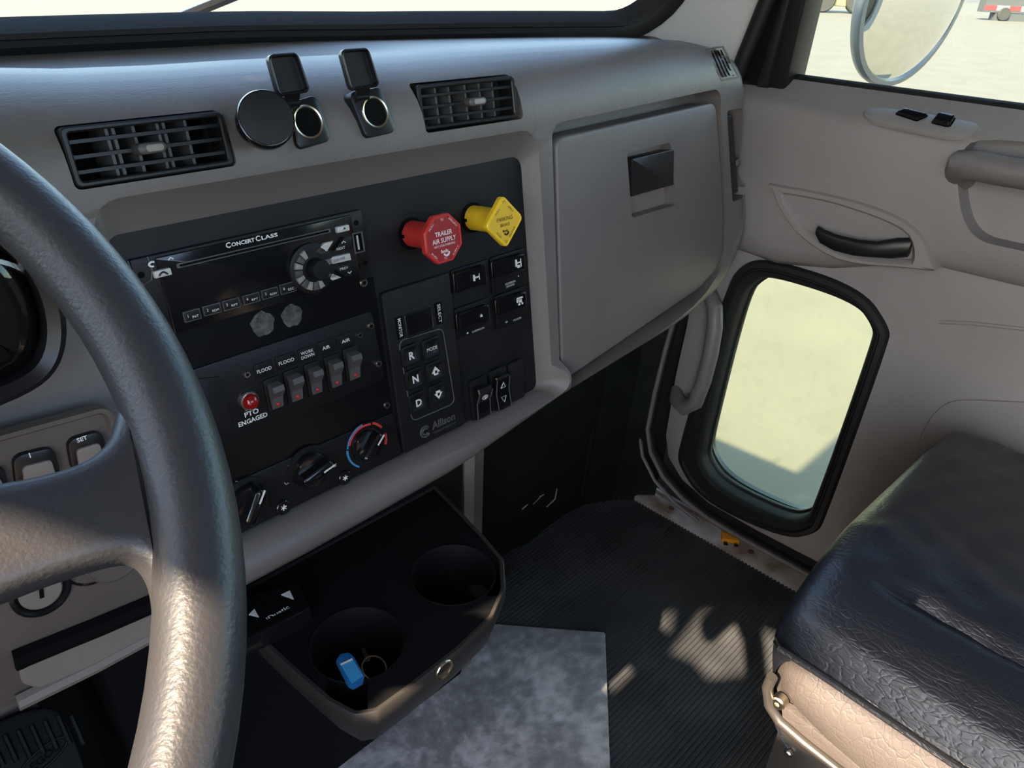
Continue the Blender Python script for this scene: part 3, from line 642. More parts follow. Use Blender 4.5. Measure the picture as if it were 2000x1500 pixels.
m = MB(); m.tube([KN.P(*KN.px(u, v), .004) for u, v in ((30, 1365), (180, 1293), (345, 1205))], .006, 8); part(m, 'lower_edge', 'trim', kn)
a, b = KN.px(76, 1150); m = MB(); m.lathe(KN, [(.0175, .0), (.0175, .005), (.0155, .006), (.0135, .0025)], 28, a, b); ig = part(m, 'lock_ring', 'black', kn)
m = MB(); m.lathe(KN, [(.0125, .0), (.0125, .004), (.0115, .005)], 28, a, b); part(m, 'lock_face', 'trim', ig)
m = MB(); m.box(KN.off(a, b).rot(-.2), -.0012, -.004, .0012, .004, .005, .0056); part(m, 'key_slot', 'void', ig)
a, b = KN.px(216, 1085); m = MB(); m.lathe(KN, [(.0185, .0), (.0185, .0035), (.0172, .0045), (.0165, .0038), (.0, .0038)], 32, a, b); part(m, 'plug', 'knee', kn)
a, b = KN.px(178, 1092); m = MB(); m.lathe(KN, [(.0185, .0), (.0185, .002), (.0165, .002), (.016, .0)], 32, a, b); part(m, 'plug_ring', 'black', kn)
# small panel with the cruise switches
cs_ = thing('cruise_switch_strip', 'brown grey switch strip with white print seen through the wheel', 'switch panel', C(.08, .47, -.30))
o3 = rpoly(qpx(LF, [(-300, 985), (-20, 862), (205, 800), (214, 830), (230, 1000), (-200, 1100)], .0), .006, 4)
m = MB(); m.loft([[LF.P(a, b, c) for a, b in o] for o, c in ((inset(o3, -.004), -.004), (inset(o3, -.003), .0035), (o3, .0035), (inset(o3, .002), .000))]); part(m, 'strip', 'knee', cs_)
for k, (q, s, tp) in enumerate((([(22, 890), (103, 870), (120, 930), (30, 960)], 'I', (58, 889)), ([(128, 858), (196, 838), (215, 900), (140, 925)], 'SET', (160, 857)), ([(-80, 925), (5, 905), (20, 960), (-70, 990)], '', None))):
    bq = rpoly(qpx(LF, q, .002), .006, 4); m = MB(); m.prism(LF, bq, -.002, .0045, .0015); ro_ = part(m, 'rocker_bezel', 'black', cs_)
    m = MB(); m.prism(LF, inset(bq, .004), .004, .0058, .001)
    bb = [(a, b-.004) for a, b in inset(bq, .0035)]; m = MB(); m.prism(LF, bb, .003, .0062, .001); part(m, 'rocker', 'trim', ro_)
    if tp: a, b = LF.px(*tp, .0046); text(LF, s, a, b, .0030 if s == 'SET' else .0034, .0049, 'white', ro_, bold=.02)

# ================================================================== AIR VENTS
def vent(name, fr, hw, hh, knob, label, yaw=0.0, nv=5, nh=3, back=.0):
    t = thing(name, label, 'air vent', fr.P(0, -hh, 0), 'dash air vents'); f2 = fr.off(c=back).rot(yaw, 'y')
    m = MB(); m.ring(f2, rect(-hw, -hh, hw, hh, .004), rect(-hw+.004, -hh+.0035, hw-.004, hh-.0035, .002), -.02, .0025, .001); part(m, 'frame', 'vent', t)
    m = MB(); m.box(f2, -hw+.002, -hh+.002, hw-.002, hh-.002, -.040, -.034); part(m, 'duct', 'void', t)
    for k in range(nh):
        b = -hh+(k+1)*2*hh/(nh+1); m = MB(); m.loft([[f2.P(a, b+.0011, -.001), f2.P(a, b-.0011, -.001), f2.P(a, b-.0016, -.014), f2.P(a, b+.0016, -.014)] for a in (-hw+.003, hw-.003)]); part(m, 'slat', 'vent', t)
    for k in nv:
        a = k*hw; m = MB(); m.loft([[f2.P(a+.0010, b, -.010), f2.P(a-.0010, b, -.010), f2.P(a-.005, b, -.030), f2.P(a-.003, b, -.030)] for b in (-hh+.003, hh-.003)]); part(m, 'vane', 'rocker', t)
    m = MB(); kb = knob; m.prism(f2, rect(kb-.010, -.0036, kb+.009, .0036, .0034), -.006, .0075, .002); kn_ = part(m, 'knob', 'rocker', t)
    m = MB(); m.prism(f2, rect(kb-.005, -.0022, kb+.0065, .0022, .002), .007, .0086, .0006); part(m, 'knob_grip', 'dimprint', kn_)
    return t
vent('air_vent', VFL, vlw-.001, vlh-.001, -.002, 'wide black air vent with slats nearest the steering wheel', nv=(-.42, -.34, -.10, .20, .28, .56), back=-.003)
vent('air_vent', VFR.off(-.004), vrw-.008, vrh-.002, .006, 'black air vent turned in its pocket beside the glove box', yaw=R_(-9), nv=(-.52, -.25, .08, .38, .66), back=-.004)

# ================================================================== POWER SOCKETS AND PHONE MOUNT
def socket(pl, ring, lid, label):
    S = Fr(C(0, .5135, -.112), Vector((1, 0, 0)), Vector((0, .34, 1))); a0, b0 = S.px(*ring); q = qpx(S, pl)
    t = thing('power_socket', label, 'power socket', S.P(a0, b0-.02), 'power sockets on the dash top')
    o = inset(rpoly(q, .004, 4), -.0012); m = MB(); m.prism(S, o, -.012, .003, .0012); part(m, 'base', 'black', t)
    m = MB(); m.lathe(S, [(.0122, .002), (.0122, .0040), (.0117, .0046), (.0106, .0042), (.0101, .002), (.0100, -.012)], 32, a0, b0, cap=False); part(m, 'metal_ring', 'brass', t)
    m = MB(); m.lathe(S, [(.0101, .0031), (.0100, .0030)], 28, a0, b0); part(m, 'bore', 'void', t)
    L = S.off(c=.010).rot(R_(6), 'x'); lq = qpx(L, lid); lo_ = rpoly(lq, .0045, 4)
    m = MB(); m.loft([[L.P(x, y, c) for x, y in o] for o, c in ((inset(lo_, .001), -.0045), (lo_, -.003), (lo_, .0012), (inset(lo_, .0008), .002), (inset(lo_, .0016), .0016), (inset(lo_, .0024), -.0018))]); li = part(m, 'lid', 'black', t)
    hx = (lq[2][0]+lq[3][0])/2; hy = (lq[2][1]+lq[3][1])/2; m = MB()
    m.tube([S.P(hx-.0055, hy-.0045, .0035), S.P(hx+.0065, hy-.0045, .0035)], .0030, 8); m.loft([[S.P(hx+sx, hy-.010, .002), S.P(hx+sx, hy-.004, .0062), L.P(hx+sx, hy+.002, -.001), L.P(hx+sx, hy+.0005, -.004), S.P(hx+sx, hy-.006, .0)] for sx in (-.006, .006)])
    part(m, 'hinge', 'black', li)
    return t
socket([(566, 204), (612, 190), (641, 273), (580, 291)], (597, 240), [(520, 107), (580, 102), (606, 180), (543, 190)], 'open black power socket partly hidden by the round phone mount')
socket([(680, 184), (738, 174), (768, 256), (713, 268)], (728, 221), [(662, 97), (718, 93), (742, 169), (684, 178)], 'open black power socket standing alone between the dash vents')
MF = Fr(C(.25, .476, -.10), Vector((.954, -.298, 0)), Vector((.10, .36, .93))); a, b = MF.px(521, 231)
pm = thing('phone_mount', 'round black magnetic phone mount stuck on the dash beside a socket', 'phone mount', MF.P(a, b-.018, -.02))
m = MB(); m.lathe(MF, [(.0110, -.050), (.0110, -.020), (.0172, -.017), (.0186, -.012), (.0188, -.002), (.0180, .0), (.017, .0004)], 44, a, b); part(m, 'body', 'gloss', pm)
m = MB(); m.lathe(MF, [(.0172, .0), (.0170, .0012), (.0160, .0016), (.0, .0016)], 44, a, b); pf_ = part(m, 'magnet_face', 'blackrub', pm)
text(MF, 'ooloom', a-.001, b-.0005, .0022, .0019, 'plate', pf_, wd=.017)

# ================================================================== RADIO
rd = thing('car_radio', 'black single slot truck radio with CD slot and six preset buttons', 'radio', PF.P(.26, .058, .0))
X0, X1, YR0, YR1 = .1665, .3540, .0575, .1155
m = MB(); m.box(PF, X0, YR0, X1, YR1, 0, .0045, .0015, .001); part(m, 'faceplate', 'plate', rd)
m = MB(); m.box(PF, X0+.016, YR0+.001, X1-.012, YR1-.002, .004, .0062, .001, .0006); disp = part(m, 'display', 'gloss', rd)
RC = .0062
def rp(u, v): return PF.px(u, v, RC)
s0 = rp(345, 521); s1 = rp(645, 449)
m = MB(); m.box(PF, s0[0], (s0[1]+s1[1])/2-.0016, s1[0], (s0[1]+s1[1])/2+.0016, .006, .0068, .001); part(m, 'disc_slot', 'rocker', disp)
m = MB(); m.box(PF, s0[0]+.002, (s0[1]+s1[1])/2-.0008, s1[0]-.002, (s0[1]+s1[1])/2+.0008, .0066, .0071); part(m, 'slot_gap', 'void', disp)
a, b = rp(500, 467); text(PF, 'C', a-.0222, b+.0002, .0042, .0065, 'white', disp, bold=.03); text(PF, 'ONCERT', a-.0105, b-.0001, .0030, .0065, 'white', disp, wd=.0185, bold=.03)
text(PF, 'C', a+.0014, b+.0002, .0042, .0065, 'white', disp, bold=.03); text(PF, 'LASS', a+.0110, b-.0001, .0030, .0065, 'white', disp, wd=.0135, bold=.03)
presets = [((358, 611), (388, 603), (389, 620), (361, 628), '1', 'INT'), ((396, 600), (427, 592), (429, 607), (399, 616), '2', 'RDM'), ((434, 589), (464, 582), (466, 597), (437, 606), '3', 'RPT'), ((474, 579), (503, 571), (505, 586), (476, 594), '4', 'RPT'), ((510, 568), (539, 561), (541, 575), (512, 584), '5', 'RDM'), ((545, 557), (572, 551), (577, 565), (549, 575), '6', 'ESC')]
for q in presets:
    bx = boxpx(PF, q[:4], RC); m = MB(); m.box(PF, *bx, .006, .0085, .0008, .0007); bt = part(m, 'preset_button', 'plate', disp)
    m = MB(); m.ring(PF, rect(bx[0]-.0006, bx[1]-.0006, bx[2]+.0006, bx[3]+.0006), rect(*bx), .006, .0078); part(m, 'button_rim', 'rocker', bt)
    h = bx[3]-bx[1]; wd_ = bx[2]-bx[0]; text(PF, q[4], bx[0]+wd_*.18, bx[1]+h*.60, h*.34, .0087, 'white', bt); text(PF, q[5], bx[0]+wd_*.66, bx[1]+h*.36, h*.28, .0087, 'white', bt, wd=wd_*.42)
bx = boxpx(PF, [(297, 529), (331, 523), (333, 536), (300, 543)], RC); m = MB(); m.box(PF, *bx, .006, .009, .0006, .0006); b1 = part(m, 'phone_button', 'greybtn', disp, 'white phone button')
m = MB(); ca, cb = (bx[0]+bx[2])/2, (bx[1]+bx[3])/2; m.tube([PF.P(ca-.003+.006*k/5, cb-.0012+.0022*math.sin(math.pi*k/5), .0091) for k in range(6)], .0007, 6); part(m, 'phone_symbol', 'black', b1)
a, b = rp(297, 516); m = MB(); m.tube([PF.P(a+.0022*math.cos(t), b+.0016*math.sin(t), .0065) for t in [.8+k*.6 for k in range(8)]], .0007, 5); m.tube([PF.P(a+.011, b+.0002, .0065), PF.P(a+.0128, b+.0018, .0065), PF.P(a+.0146, b+.0004, .0065)], .0005, 5); part(m, 'print_mark', 'white', disp)
bx = boxpx(PF, [(653, 444), (678, 438), (680, 449), (657, 455)], RC); m = MB(); m.box(PF, *bx, .006, .009, .0006, .0006); b2 = part(m, 'eject_button', 'greybtn', disp, 'white eject button')
ca, cb = (bx[0]+bx[2])/2+.001, (bx[1]+bx[3])/2; m = MB(); m.prism(PF, [(ca-.0014, cb-.0004), (ca+.0014, cb-.0004), (ca, cb+.0014)], .009, .0092); part(m, 'eject_symbol', 'black', b2)
# volume control
a, b = rp(611, 523); m = MB(); m.lathe(PF, [(.0205, .006), (.0200, .0085), (.0180, .0090)], 40, a-.0015, b); vo = part(m, 'volume_ring', 'plate', rd)
for k in range(9):
    t0 = R_(118+k*21); m = MB(); o = [(a-.0015+r*math.cos(t0+dt), b+r*math.sin(t0+dt)) for r, dt in ((.0105, -.15), (.0172, -.15), (.0172, .15), (.0105, .15))]; m.prism(PF, o, .0085, .0116, .0007); part(m, 'ring_segment', 'rocker' if k % 2 else 'dimprint', vo)
m = MB(); m.lathe(PF, [(.0088, .006), (.0086, .017), (.0074, .0186), (.0, .0190)], 36, a+.0006, b-.0004); part(m, 'volume_knob', 'plate', rd)
for q, mm, s in (([(610, 491), (631, 474), (648, 470), (633, 494), (624, 498)], 'greybtn', ''), ([(628, 506), (680, 494), (683, 507), (634, 518)], 'greybtn', 'SCAN TUNE'), ([(632, 528), (664, 541), (647, 547), (634, 541)], 'greybtn', 'PWR'), ([(649, 489), (670, 462), (684, 461), (684, 488)], 'plate', ''), ([(640, 520), (684, 513), (684, 537), (672, 540)], 'plate', '')):
    o = [rp(u, v) for u, v in q]; m = MB(); m.prism(PF, o, .006, .0090, .0006); bb_ = part(m, 'tuning_key', mm, rd)
    if s: ca = sum(p[0] for p in o)/len(o); cb = sum(p[1] for p in o)/len(o); text(PF, s, ca+.001, cb, .0022, .0092, 'panel', bb_, ang=.02, wd=.011 if len(s) > 4 else .006)
for s, u, v in (('NEXT', 662, 484), ('PREV', 668, 523)): a2, b2_ = rp(u, v); text(PF, s, a2, b2_, .0020, .0092, 'white', rd, wd=.008)
for u, v, s in ((667, 472, 1), (679, 531, -1)):
    a2, b2_ = rp(u, v); m = MB(); m.tube([PF.P(a2-.0018, b2_-.0007*s, .0092), PF.P(a2, b2_+.0008*s, .0092), PF.P(a2+.0018, b2_-.0007*s, .0092)], .0004, 5); part(m, 'arrow_mark', 'white', rd)
# right-hand ear: usb port, sockets
bx = boxpx(PF, [(688, 456), (705, 451), (712, 490), (693, 498)], RC); m = MB(); m.ring(PF, rect(bx[0], bx[1], bx[2]+.001, bx[3]), rect(bx[0]+.0012, bx[1]+.0012, bx[2]-.0002, bx[3]-.0012), .004, .0068, .0004); up_ = part(m, 'usb_port', 'rocker', rd)
m = MB(); m.box(PF, bx[0]+.001, bx[1]+.001, bx[2], bx[3]-.001, .0045, .0052); part(m, 'port_recess', 'void', up_)
m = MB(); m.box(PF, (bx[0]+bx[2])/2-.0006, bx[1]+.0028, (bx[0]+bx[2])/2+.0006, bx[3]-.0028, .005, .0064); part(m, 'contact_tongue', 'greybtn', up_)
for (u, v, r) in ((699, 520, .0022), (713, 514, .0018), (696, 435, .0016), (276, 537, .0018)):
    a2, b2_ = PF.px(u, v, .0045); m = MB(); m.lathe(PF, [(r+.0006, .0044), (r+.0004, .0050), (r, .0048), (r*.9, .0046)], 16, a2, b2_); hj = part(m, 'socket_hole', 'void', rd)
# left ear outline
m = MB(); a2, b2_ = PF.px(283, 520, .0045); m.tube([PF.P(a2-.010, b2_+.006, .0048), PF.P(a2-.009, b2_-.006, .0048), PF.P(a2-.004, b2_-.012, .0048), PF.P(a2+.002, b2_-.010, .0048), PF.P(a2+.004, b2_-.003, .0048), PF.P(a2+.003, b2_+.006, .0048)], .0005, 5); part(m, 'ear_edge', 'rocker', rd)

def screw(u, v, parent, c=.0, r=.0038, fr=PF):
    a, b = fr.px(u, v, c); m = MB(); m.lathe(fr, [(r, c), (r, c+.0012), (r*.8, c+.0022), (r*.45, c+.0022), (r*.4, c+.0010)], 18, a, b); s = part(m, 'screw', 'steel', parent)
    m = MB(); m.lathe(fr, [(r*.42, c+.0010), (r*.38, c+.0014)], 6, a, b); part(m, 'hex_socket', 'void', s)
screw(709, 552, rd, .0, .0040)

# ================================================================== ROCKER SWITCH PANEL (PTO)
sp = thing('work_light_switch_panel', 'black plate with five labelled rocker switches and a red indicator lamp', 'switch panel', PF.P(.27, -.043, 0))
o = rpoly(qpx(PF, [(330, 735), (722, 606), (748, 740), (395, 880)]), [.002, .006, .006, .002], 4); m = MB(); m.prism(PF, o, 0, .003, .0006); part(m, 'plate', 'plate', sp)
o = rpoly(qpx(PF, [(380, 740), (428, 735), (455, 830), (395, 850)], .003), .001, 2); m = MB(); m.prism(PF, o, .003, .0042, .0006); part(m, 'blank_cover', 'blackrub', sp)
caps = ['FLOOD', 'FLOOD', 'WORK\nDOWN', 'AIR', 'AIR']
lab = [((494, 713), (531, 701), (534, 730), (499, 742)), ((536, 698), (575, 686), (579, 712), (541, 725)), ((580, 684), (613, 672), (617, 698), (585, 709)), ((617, 671), (648, 659), (653, 686), (623, 696)), ((654, 657), (689, 647), (691, 673), (660, 682))]
body = [((509, 743), (544, 732), (557, 793), (527, 806)), ((548, 728), (582, 715), (595, 779), (566, 791)), ((588, 714), (620, 702), (632, 765), (606, 777)), ((628, 699), (659, 688), (670, 752), (644, 763)), ((664, 683), (696, 672), (705, 738), (679, 748))]
for k in range(5):
    bx = boxpx(PF, lab[k], .003); m = MB(); m.box(PF, *bx, .003, .0042, .0006, .0004); lb = part(m, 'label_tile', 'plate', sp)
    text(PF, caps[k], (bx[0]+bx[2])/2, (bx[1]+bx[3])/2, (.0030 if k != 2 else .0064), .0044, 'white', lb, wd=(bx[2]-bx[0])*(.78 if k < 3 else .5), bold=.01)
    bx = boxpx(PF, body[k], .003); m = MB(); m.box(PF, bx[0], bx[1], bx[2], bx[3], .003, .0052, .001, .0006); rb = part(m, 'rocker_switch', 'plate', sp)
    x0, y0, x1, y1 = bx[0]+.0026, bx[1]+.002, bx[2]-.0026, bx[3]-.004; h = y1-y0
    m = MB(); pr = [(y1, .005), (y1-.001, .0135), (y1-.0055, .0145), (y0+h*.45, .0085), (y0+.0005, .0062), (y0, .005)]
    m.loft([[PF.P(x, yy, cc) for yy, cc in pr] for x in (x0, x1)]); rk = part(m, 'rocker', 'rocker', rb, sharp=20)
    m = MB(); ca = (x0+x1)/2; m.lathe(PF.off(c=.0062), [(.0017, .0), (.0015, .0016), (.0006, .0020)], 14, ca, y0+.0040); part(m, 'indicator', 'reddot', rk)
a, b = PF.px(485, 782, .003); m = MB(); m.lathe(PF, [(.0088, .003), (.0088, .0045), (.0076, .0062), (.0064, .0064)], 32, a, b); lp = part(m, 'lamp_bezel', 'steel', sp)
m = MB(); m.lathe(PF, [(.0066, .005), (.0063, .0085), (.0048, .0110), (.0025, .0124), (0, .0128)], 28, a, b); part(m, 'lamp_lens', 'redled', lp, 'dark red indicator lens')
a, b = PF.px(491, 806, .003); text(PF, 'PTO', a, b, .0042, .0034, 'white', sp, wd=.0120, bold=.02); a, b = PF.px(494, 819, .003); text(PF, 'ENGAGED', a, b, .0040, .0034, 'white', sp, wd=.0250, bold=.02)
for u, v, r in ((723, 636, .0036), (701, 654, .0030), (738, 710, .0036), (481, 731, .0030)): screw(u, v, sp, .003, r)

# ================================================================== CLIMATE CONTROLS
hv = thing('climate_control_panel', 'black heater control plate with three turning knobs above the dash lip', 'climate control', PF.P(.27, -.12, 0))
hq = [(.16, -.1195), (.3615, -.1195), (.3575, -.0735), (.16, -.0735)]
m = MB(); m.prism(PF, rpoly(hq, .002, 2), 0, .003, .0008); part(m, 'plate', 'plate', hv)
screw(754, 791, cpan, 0, .0036)
def bigknob(u, v, ang, r, label):
    a, b = PF.px(u, v, .006); F2 = PF.off(a, b)
    m = MB(); m.lathe(F2, [(r*1.32, .003), (r*1.30, .0040), (r*1.05, .0042)], 40); kb = part(m, 'knob', 'plate', hv, label)
    m = MB(); m.lathe(F2, [(r, .004), (r*.97, .009), (r*.9, .0105), (r*.6, .011)], 36); part(m, 'knob_base', 'gloss', kb)
    F3 = F2.rot(ang); o = rpoly([(-r*.98, -r*.36), (r*.98, -r*.42), (r*.98, r*.42), (-r*.98, r*.36)], r*.3, 4); m = MB()
    m.loft([[F3.P(x, y, c) for x, y in q] for q, c in ((inset(o, -r*.1), .004), (o, .010), (inset(o, r*.08), .0185), (inset(o, r*.2), .0200))]); part(m, 'knob_grip', 'gloss', kb)
    m = MB(); m.box(F3, r*.25, -r*.04, r*.95, r*.04, .0195, .0206); part(m, 'pointer', 'white', kb)
    return a, b
bigknob(487, 982, R_(55), .0165, None); a, b = bigknob(608, 918, R_(12), .0165, None); bigknob(716, 868, R_(42), .0155, None)
def arc(u, v, r0, r1, t0, t1, mm, nm):
    a, b = PF.px(u, v, .003); m = MB(); n = 18; ts = [R_(lerp(t0, t1, i/n)) for i in range(n+1)]
    m.loft([[PF.P(a+r*math.cos(t), b+r*math.sin(t), c) for r, c in ((r0, .003), (r0, .0044), (r1, .0044), (r1, .003))] for t in ts]); part(m, nm, mm, hv)
arc(716, 868, .0205, .0220, 95, 168, 'bluemark', 'cold_mark'); arc(716, 868, .0205, .0222, 172, 236, 'bluemark', 'cold_mark'); arc(716, 868, .0186, .0204, 70, 160, 'redmark', 'hot_mark'); arc(716, 868, .0194, .0216, 30, 64, 'redmark', 'hot_mark'); arc(716, 868, .0198, .0220, -22, 8, 'redmark', 'hot_mark')
for u, v in ((552, 990), (672, 932)):
    a, b = PF.px(u, v, .003); m = MB(); m.lathe(PF, [(.0066, .003), (.0066, .005), (.0058, .0056), (.0052, .0046), (.0, .0046)], 28, a, b); rb = part(m, 'round_button', 'gloss', hv)
    m = MB()
    for k in range(3): t = R_(60*k+15); m.tube([PF.P(a+.0026*math.cos(t), b+.0026*math.sin(t), .0050), PF.P(a-.0026*math.cos(t), b-.0026*math.sin(t), .0050)], .0005, 5)
    part(m, 'symbol', 'white', rb)
for s, u, v in (('2', 462, 942), ('3', 485, 939), ('4', 506, 944)): a, b = PF.px(u, v, .003); text(PF, s, a, b, .0034, .0036, 'dimprint', hv, bold=.01)
for u, v in ((594, 884), (567, 910), (628, 884), (560, 943), (652, 910)):
    a, b = PF.px(u, v, .003); m = MB(); m.tube([PF.P(a-.002, b+.0012, .0034), PF.P(a-.001, b-.0010, .0034), PF.P(a+.0022, b-.0006, .0034)], .0005, 5); m.tube([PF.P(a+.0016, b+.0004, .0034), PF.P(a+.0026, b+.0016, .0034)], .0005, 5); part(m, 'mode_symbol', 'dimprint', hv)

# ================================================================== GEAR SELECTOR KEYPAD
gs = thing('gear_selector_keypad', 'black push button gear selector with R N D keys beside the climate knobs', 'gear selector', PF.P(.40, -.12, 0))
ka0, kb0, ka1, kb1 = boxpx(PF, [(733, 573), (868, 533), (908, 845), (789, 893)]); kb0 = max(kb0, -.119)
m = MB(); m.box(PF, ka0, kb0, ka1, kb1, 0, .005, .003, .0012); part(m, 'housing', 'panel', gs)
kC = .005
kbx = lambda q: boxpx(PF, q, kC)
bx = kbx([(791, 617), (840, 603), (846, 640), (798, 655)]); m = MB(); m.ring(PF, rect(bx[0]-.002, bx[1]-.002, bx[2]+.002, bx[3]+.002, .003), rect(*bx, .002), .004, .0062, .0006); part(m, 'display_bezel', 'plate', gs)
m = MB(); m.box(PF, *bx, .0045, .0054); part(m, 'display', 'gloss', gs)
for s, q in (('MONITOR', [(769, 622), (783, 617), (792, 658), (778, 663)]), ('SELECT', [(847, 593), (860, 589), (867, 630), (855, 634)])):
    bx = kbx(q); m = MB(); m.box(PF, *bx, .005, .0056, .0004); st = part(m, 'label_strip', 'void', gs); text(PF, s, (bx[0]+bx[2])/2, (bx[1]+bx[3])/2, .0036, .0059, 'white', st, ang=R_(-90), wd=(bx[3]-bx[1])*.86, bold=.01)
o = rpoly(qpx(PF, [(778, 666), (864, 641), (888, 787), (805, 823)], kC), .006, 5); m = MB(); m.tube([PF.P(a, b, .0052) for a, b in o], .0006, 6, closed=True); part(m, 'key_border', 'rocker', gs)
keys = [('R', (789, 676, 822, 712)), ('MODE', (829, 661, 862, 700)), ('N', (796, 720, 830, 760)), ('up', (837, 708, 869, 743)), ('D', (803, 767, 836, 805)), ('down', (842, 750, 874, 788))]
for s, (u0, v0, u1, v1) in keys:
    a, b = PF.px((u0+u1)/2, (v0+v1)/2, kC+.003); hw = .0102; F2 = PF.off(a-.0006, b)
    o = rect(-hw, -hw*.95, hw, hw*.95, .0035, 4); m = MB()
    m.loft([[F2.P(x, y, c) for x, y in q] for q, c in ((inset(o, -.0012), .0045), (inset(o, -.0004), .0070), (inset(o, .001), .0076), (inset(o, .0028), .0072), (inset(o, .004), .0064))]); kk = part(m, 'key', 'plate', gs)
    if s == 'up' or s == 'down':
        f = 1 if s == 'up' else -1; pts = [(-.0048, -.001*f), (0, .0052*f), (.0048, -.001*f), (.0024, -.001*f), (.0024, -.0034*f), (-.0024, -.0034*f), (-.0024, -.001*f)]
        m = MB(); m.prism(F2, pts if f > 0 else pts[::-1], .0066, .0078); part(m, 'arrow', 'white', kk)
        m = MB(); m.box(F2, -.0013, -.0016, .0013, .0012, .0078, .0080); part(m, 'arrow_mark', 'plate', kk)
    else: text(F2, s, 0, 0, .0075 if len(s) == 1 else .0036, .0078, 'white', kk, bold=.03 if len(s) == 1 else 0, wd=None if len(s) == 1 else .0125)
a, b = PF.px(853, 831, kC); lg = MB(); text(PF, 'Allison', a+.0085, b+.0018, .0085, .0056, 'rocker', gs, wd=.030, bold=.03, mb=lg); text(PF, 'TRANSMISSION', a+.0085, b-.0060, .0026, .0056, 'rocker', gs, wd=.030, mb=lg)
part(lg, 'emblem_lettering', 'rocker', gs)
m = MB(); ca, cb = a-.0150, b-.0005
for r in (.0056, .0032): m.tube([PF.P(ca+r*math.cos(t), cb+r*math.sin(t), .0052) for t in [R_(35+k*18) for k in range(17)]], .0009, 6)
part(m, 'emblem', 'rocker', gs)

# ================================================================== AIR BRAKE KNOBS
def knob(name, base, cap_c, o2d, mats, label, cat, shaft=.0125):
    a, b = PF.px(*base); F2 = PF.off(a, b); t = thing(name, label, cat, F2.P(0, -.02, 0), 'air brake knobs')
    m = MB(); m.lathe(F2, [(.0142, .0), (.0142, .0012), (.0130, .0014)], 32); part(m, 'collar', 'void', t)
    m = MB(); m.lathe(F2, [(shaft*.92, .001), (shaft*.92, .016), (shaft*.90, cap_c-.004), (shaft*1.05, cap_c-.001)], 32); sh = part(m, 'shaft', mats[0], t)
    m = MB(); m.box(F2, -shaft-.0005, -.0014, -shaft+.004, .0014, .001, .0045); part(m, 'notch', 'void', sh)
    F3 = F2.off(c=cap_c); m = MB(); m.loft([[F3.P(x, y, c) for x, y in q] for q, c in ((inset(o2d, .0008), -.0025), (o2d, -.0015), (o2d, .0030), (inset(o2d, .0010), .0042), (inset(o2d, .0022), .0042), (inset(o2d, .0026), .0034))]); cp_ = part(m, 'cap', mats[0], t)
    m = MB(); m.prism(F3, inset(o2d, .0026), .0030, .0036); fc = part(m, 'face', mats[1], cp_)
    return t, F3, fc
oc = rpoly([(.0222*math.cos(R_(22.5+45*k)), .0222*math.sin(R_(22.5+45*k))) for k in range(8)], .0022, 2)
t, F3, fc = knob('trailer_air_supply_knob', (803.6, 456), .0405, oc, ('red', 'redface'), 'red octagonal push pull knob with white print on the black panel', 'knob')
text(F3, 'TRAILER', .0005, .0050, .0040, .0038, 'white', fc, wd=.0190, bold=.012); text(F3, 'AIR SUPPLY', .0005, -.0008, .0042, .0038, 'white', fc, wd=.0265, bold=.012); text(F3, 'NOT FOR PARKING', .0005, -.0052, .0019, .0038, 'white', fc, wd=.0235)
text(F3, 'Bendix', -.0002, -.0102, .0030, .0038, 'white', fc, wd=.0082, bold=.02)
m = MB(); m.tube([F3.P(.0016+.0030*math.cos(x), -.0115+.0030*math.sin(x), .0038) for x in [R_(200+k*18) for k in range(10)]], .0009, 6); part(m, 'logo_hook', 'white', fc)
def around(F3, fc, items, mm):
    for s, x, y, ang, wd in items: text(F3, s, x, y, .0020, .0038, mm, fc, ang=R_(ang), wd=wd)
around(F3, fc, (('PULL', -.0122, .0124, 45, .0072), ('TO', 0, .0165, 0, .0034), ('EVACUATE', .0122, .0124, -45, .0115), ('PUSH', -.0122, -.0124, -45, .0075), ('TO', 0, -.0165, 0, .0034), ('SUPPLY', .0122, -.0124, 45, .0095)), 'white')
di = rpoly([(0, -.0245), (.0245, 0), (0, .0245), (-.0245, 0)], .0048, 6)
t, F3, fc = knob('parking_brake_knob', (923, 425), .0400, di, ('yellow', 'yellowface'), 'yellow diamond shaped push pull knob in the corner of the black panel', 'knob')
text(F3, 'PARKING', 0, .0030, .0036, .0038, 'panel', fc, wd=.0200, bold=.004); text(F3, 'BRAKE', 0, -.0024, .0030, .0038, 'panel', fc, wd=.0120); text(F3, 'Bendix', 0, -.0078, .0028, .0038, 'panel', fc, wd=.0072, bold=.02)
m = MB(); m.tube([F3.P(.0010+.0026*math.cos(x), -.0092+.0026*math.sin(x), .0038) for x in [R_(200+k*18) for k in range(10)]], .0008, 6); part(m, 'logo_hook', 'panel', fc)
around(F3, fc, (('PULL', -.0085, .0105, 45, .007), ('TO', 0, .0180, 0, .003), ('APPLY', .0085, .0105, -45, .009), ('PUSH', -.0085, -.0105, -45, .0072), ('TO', 0, -.0180, 0, .003), ('RELEASE', .0085, -.0105, 45, .011)), 'panel')

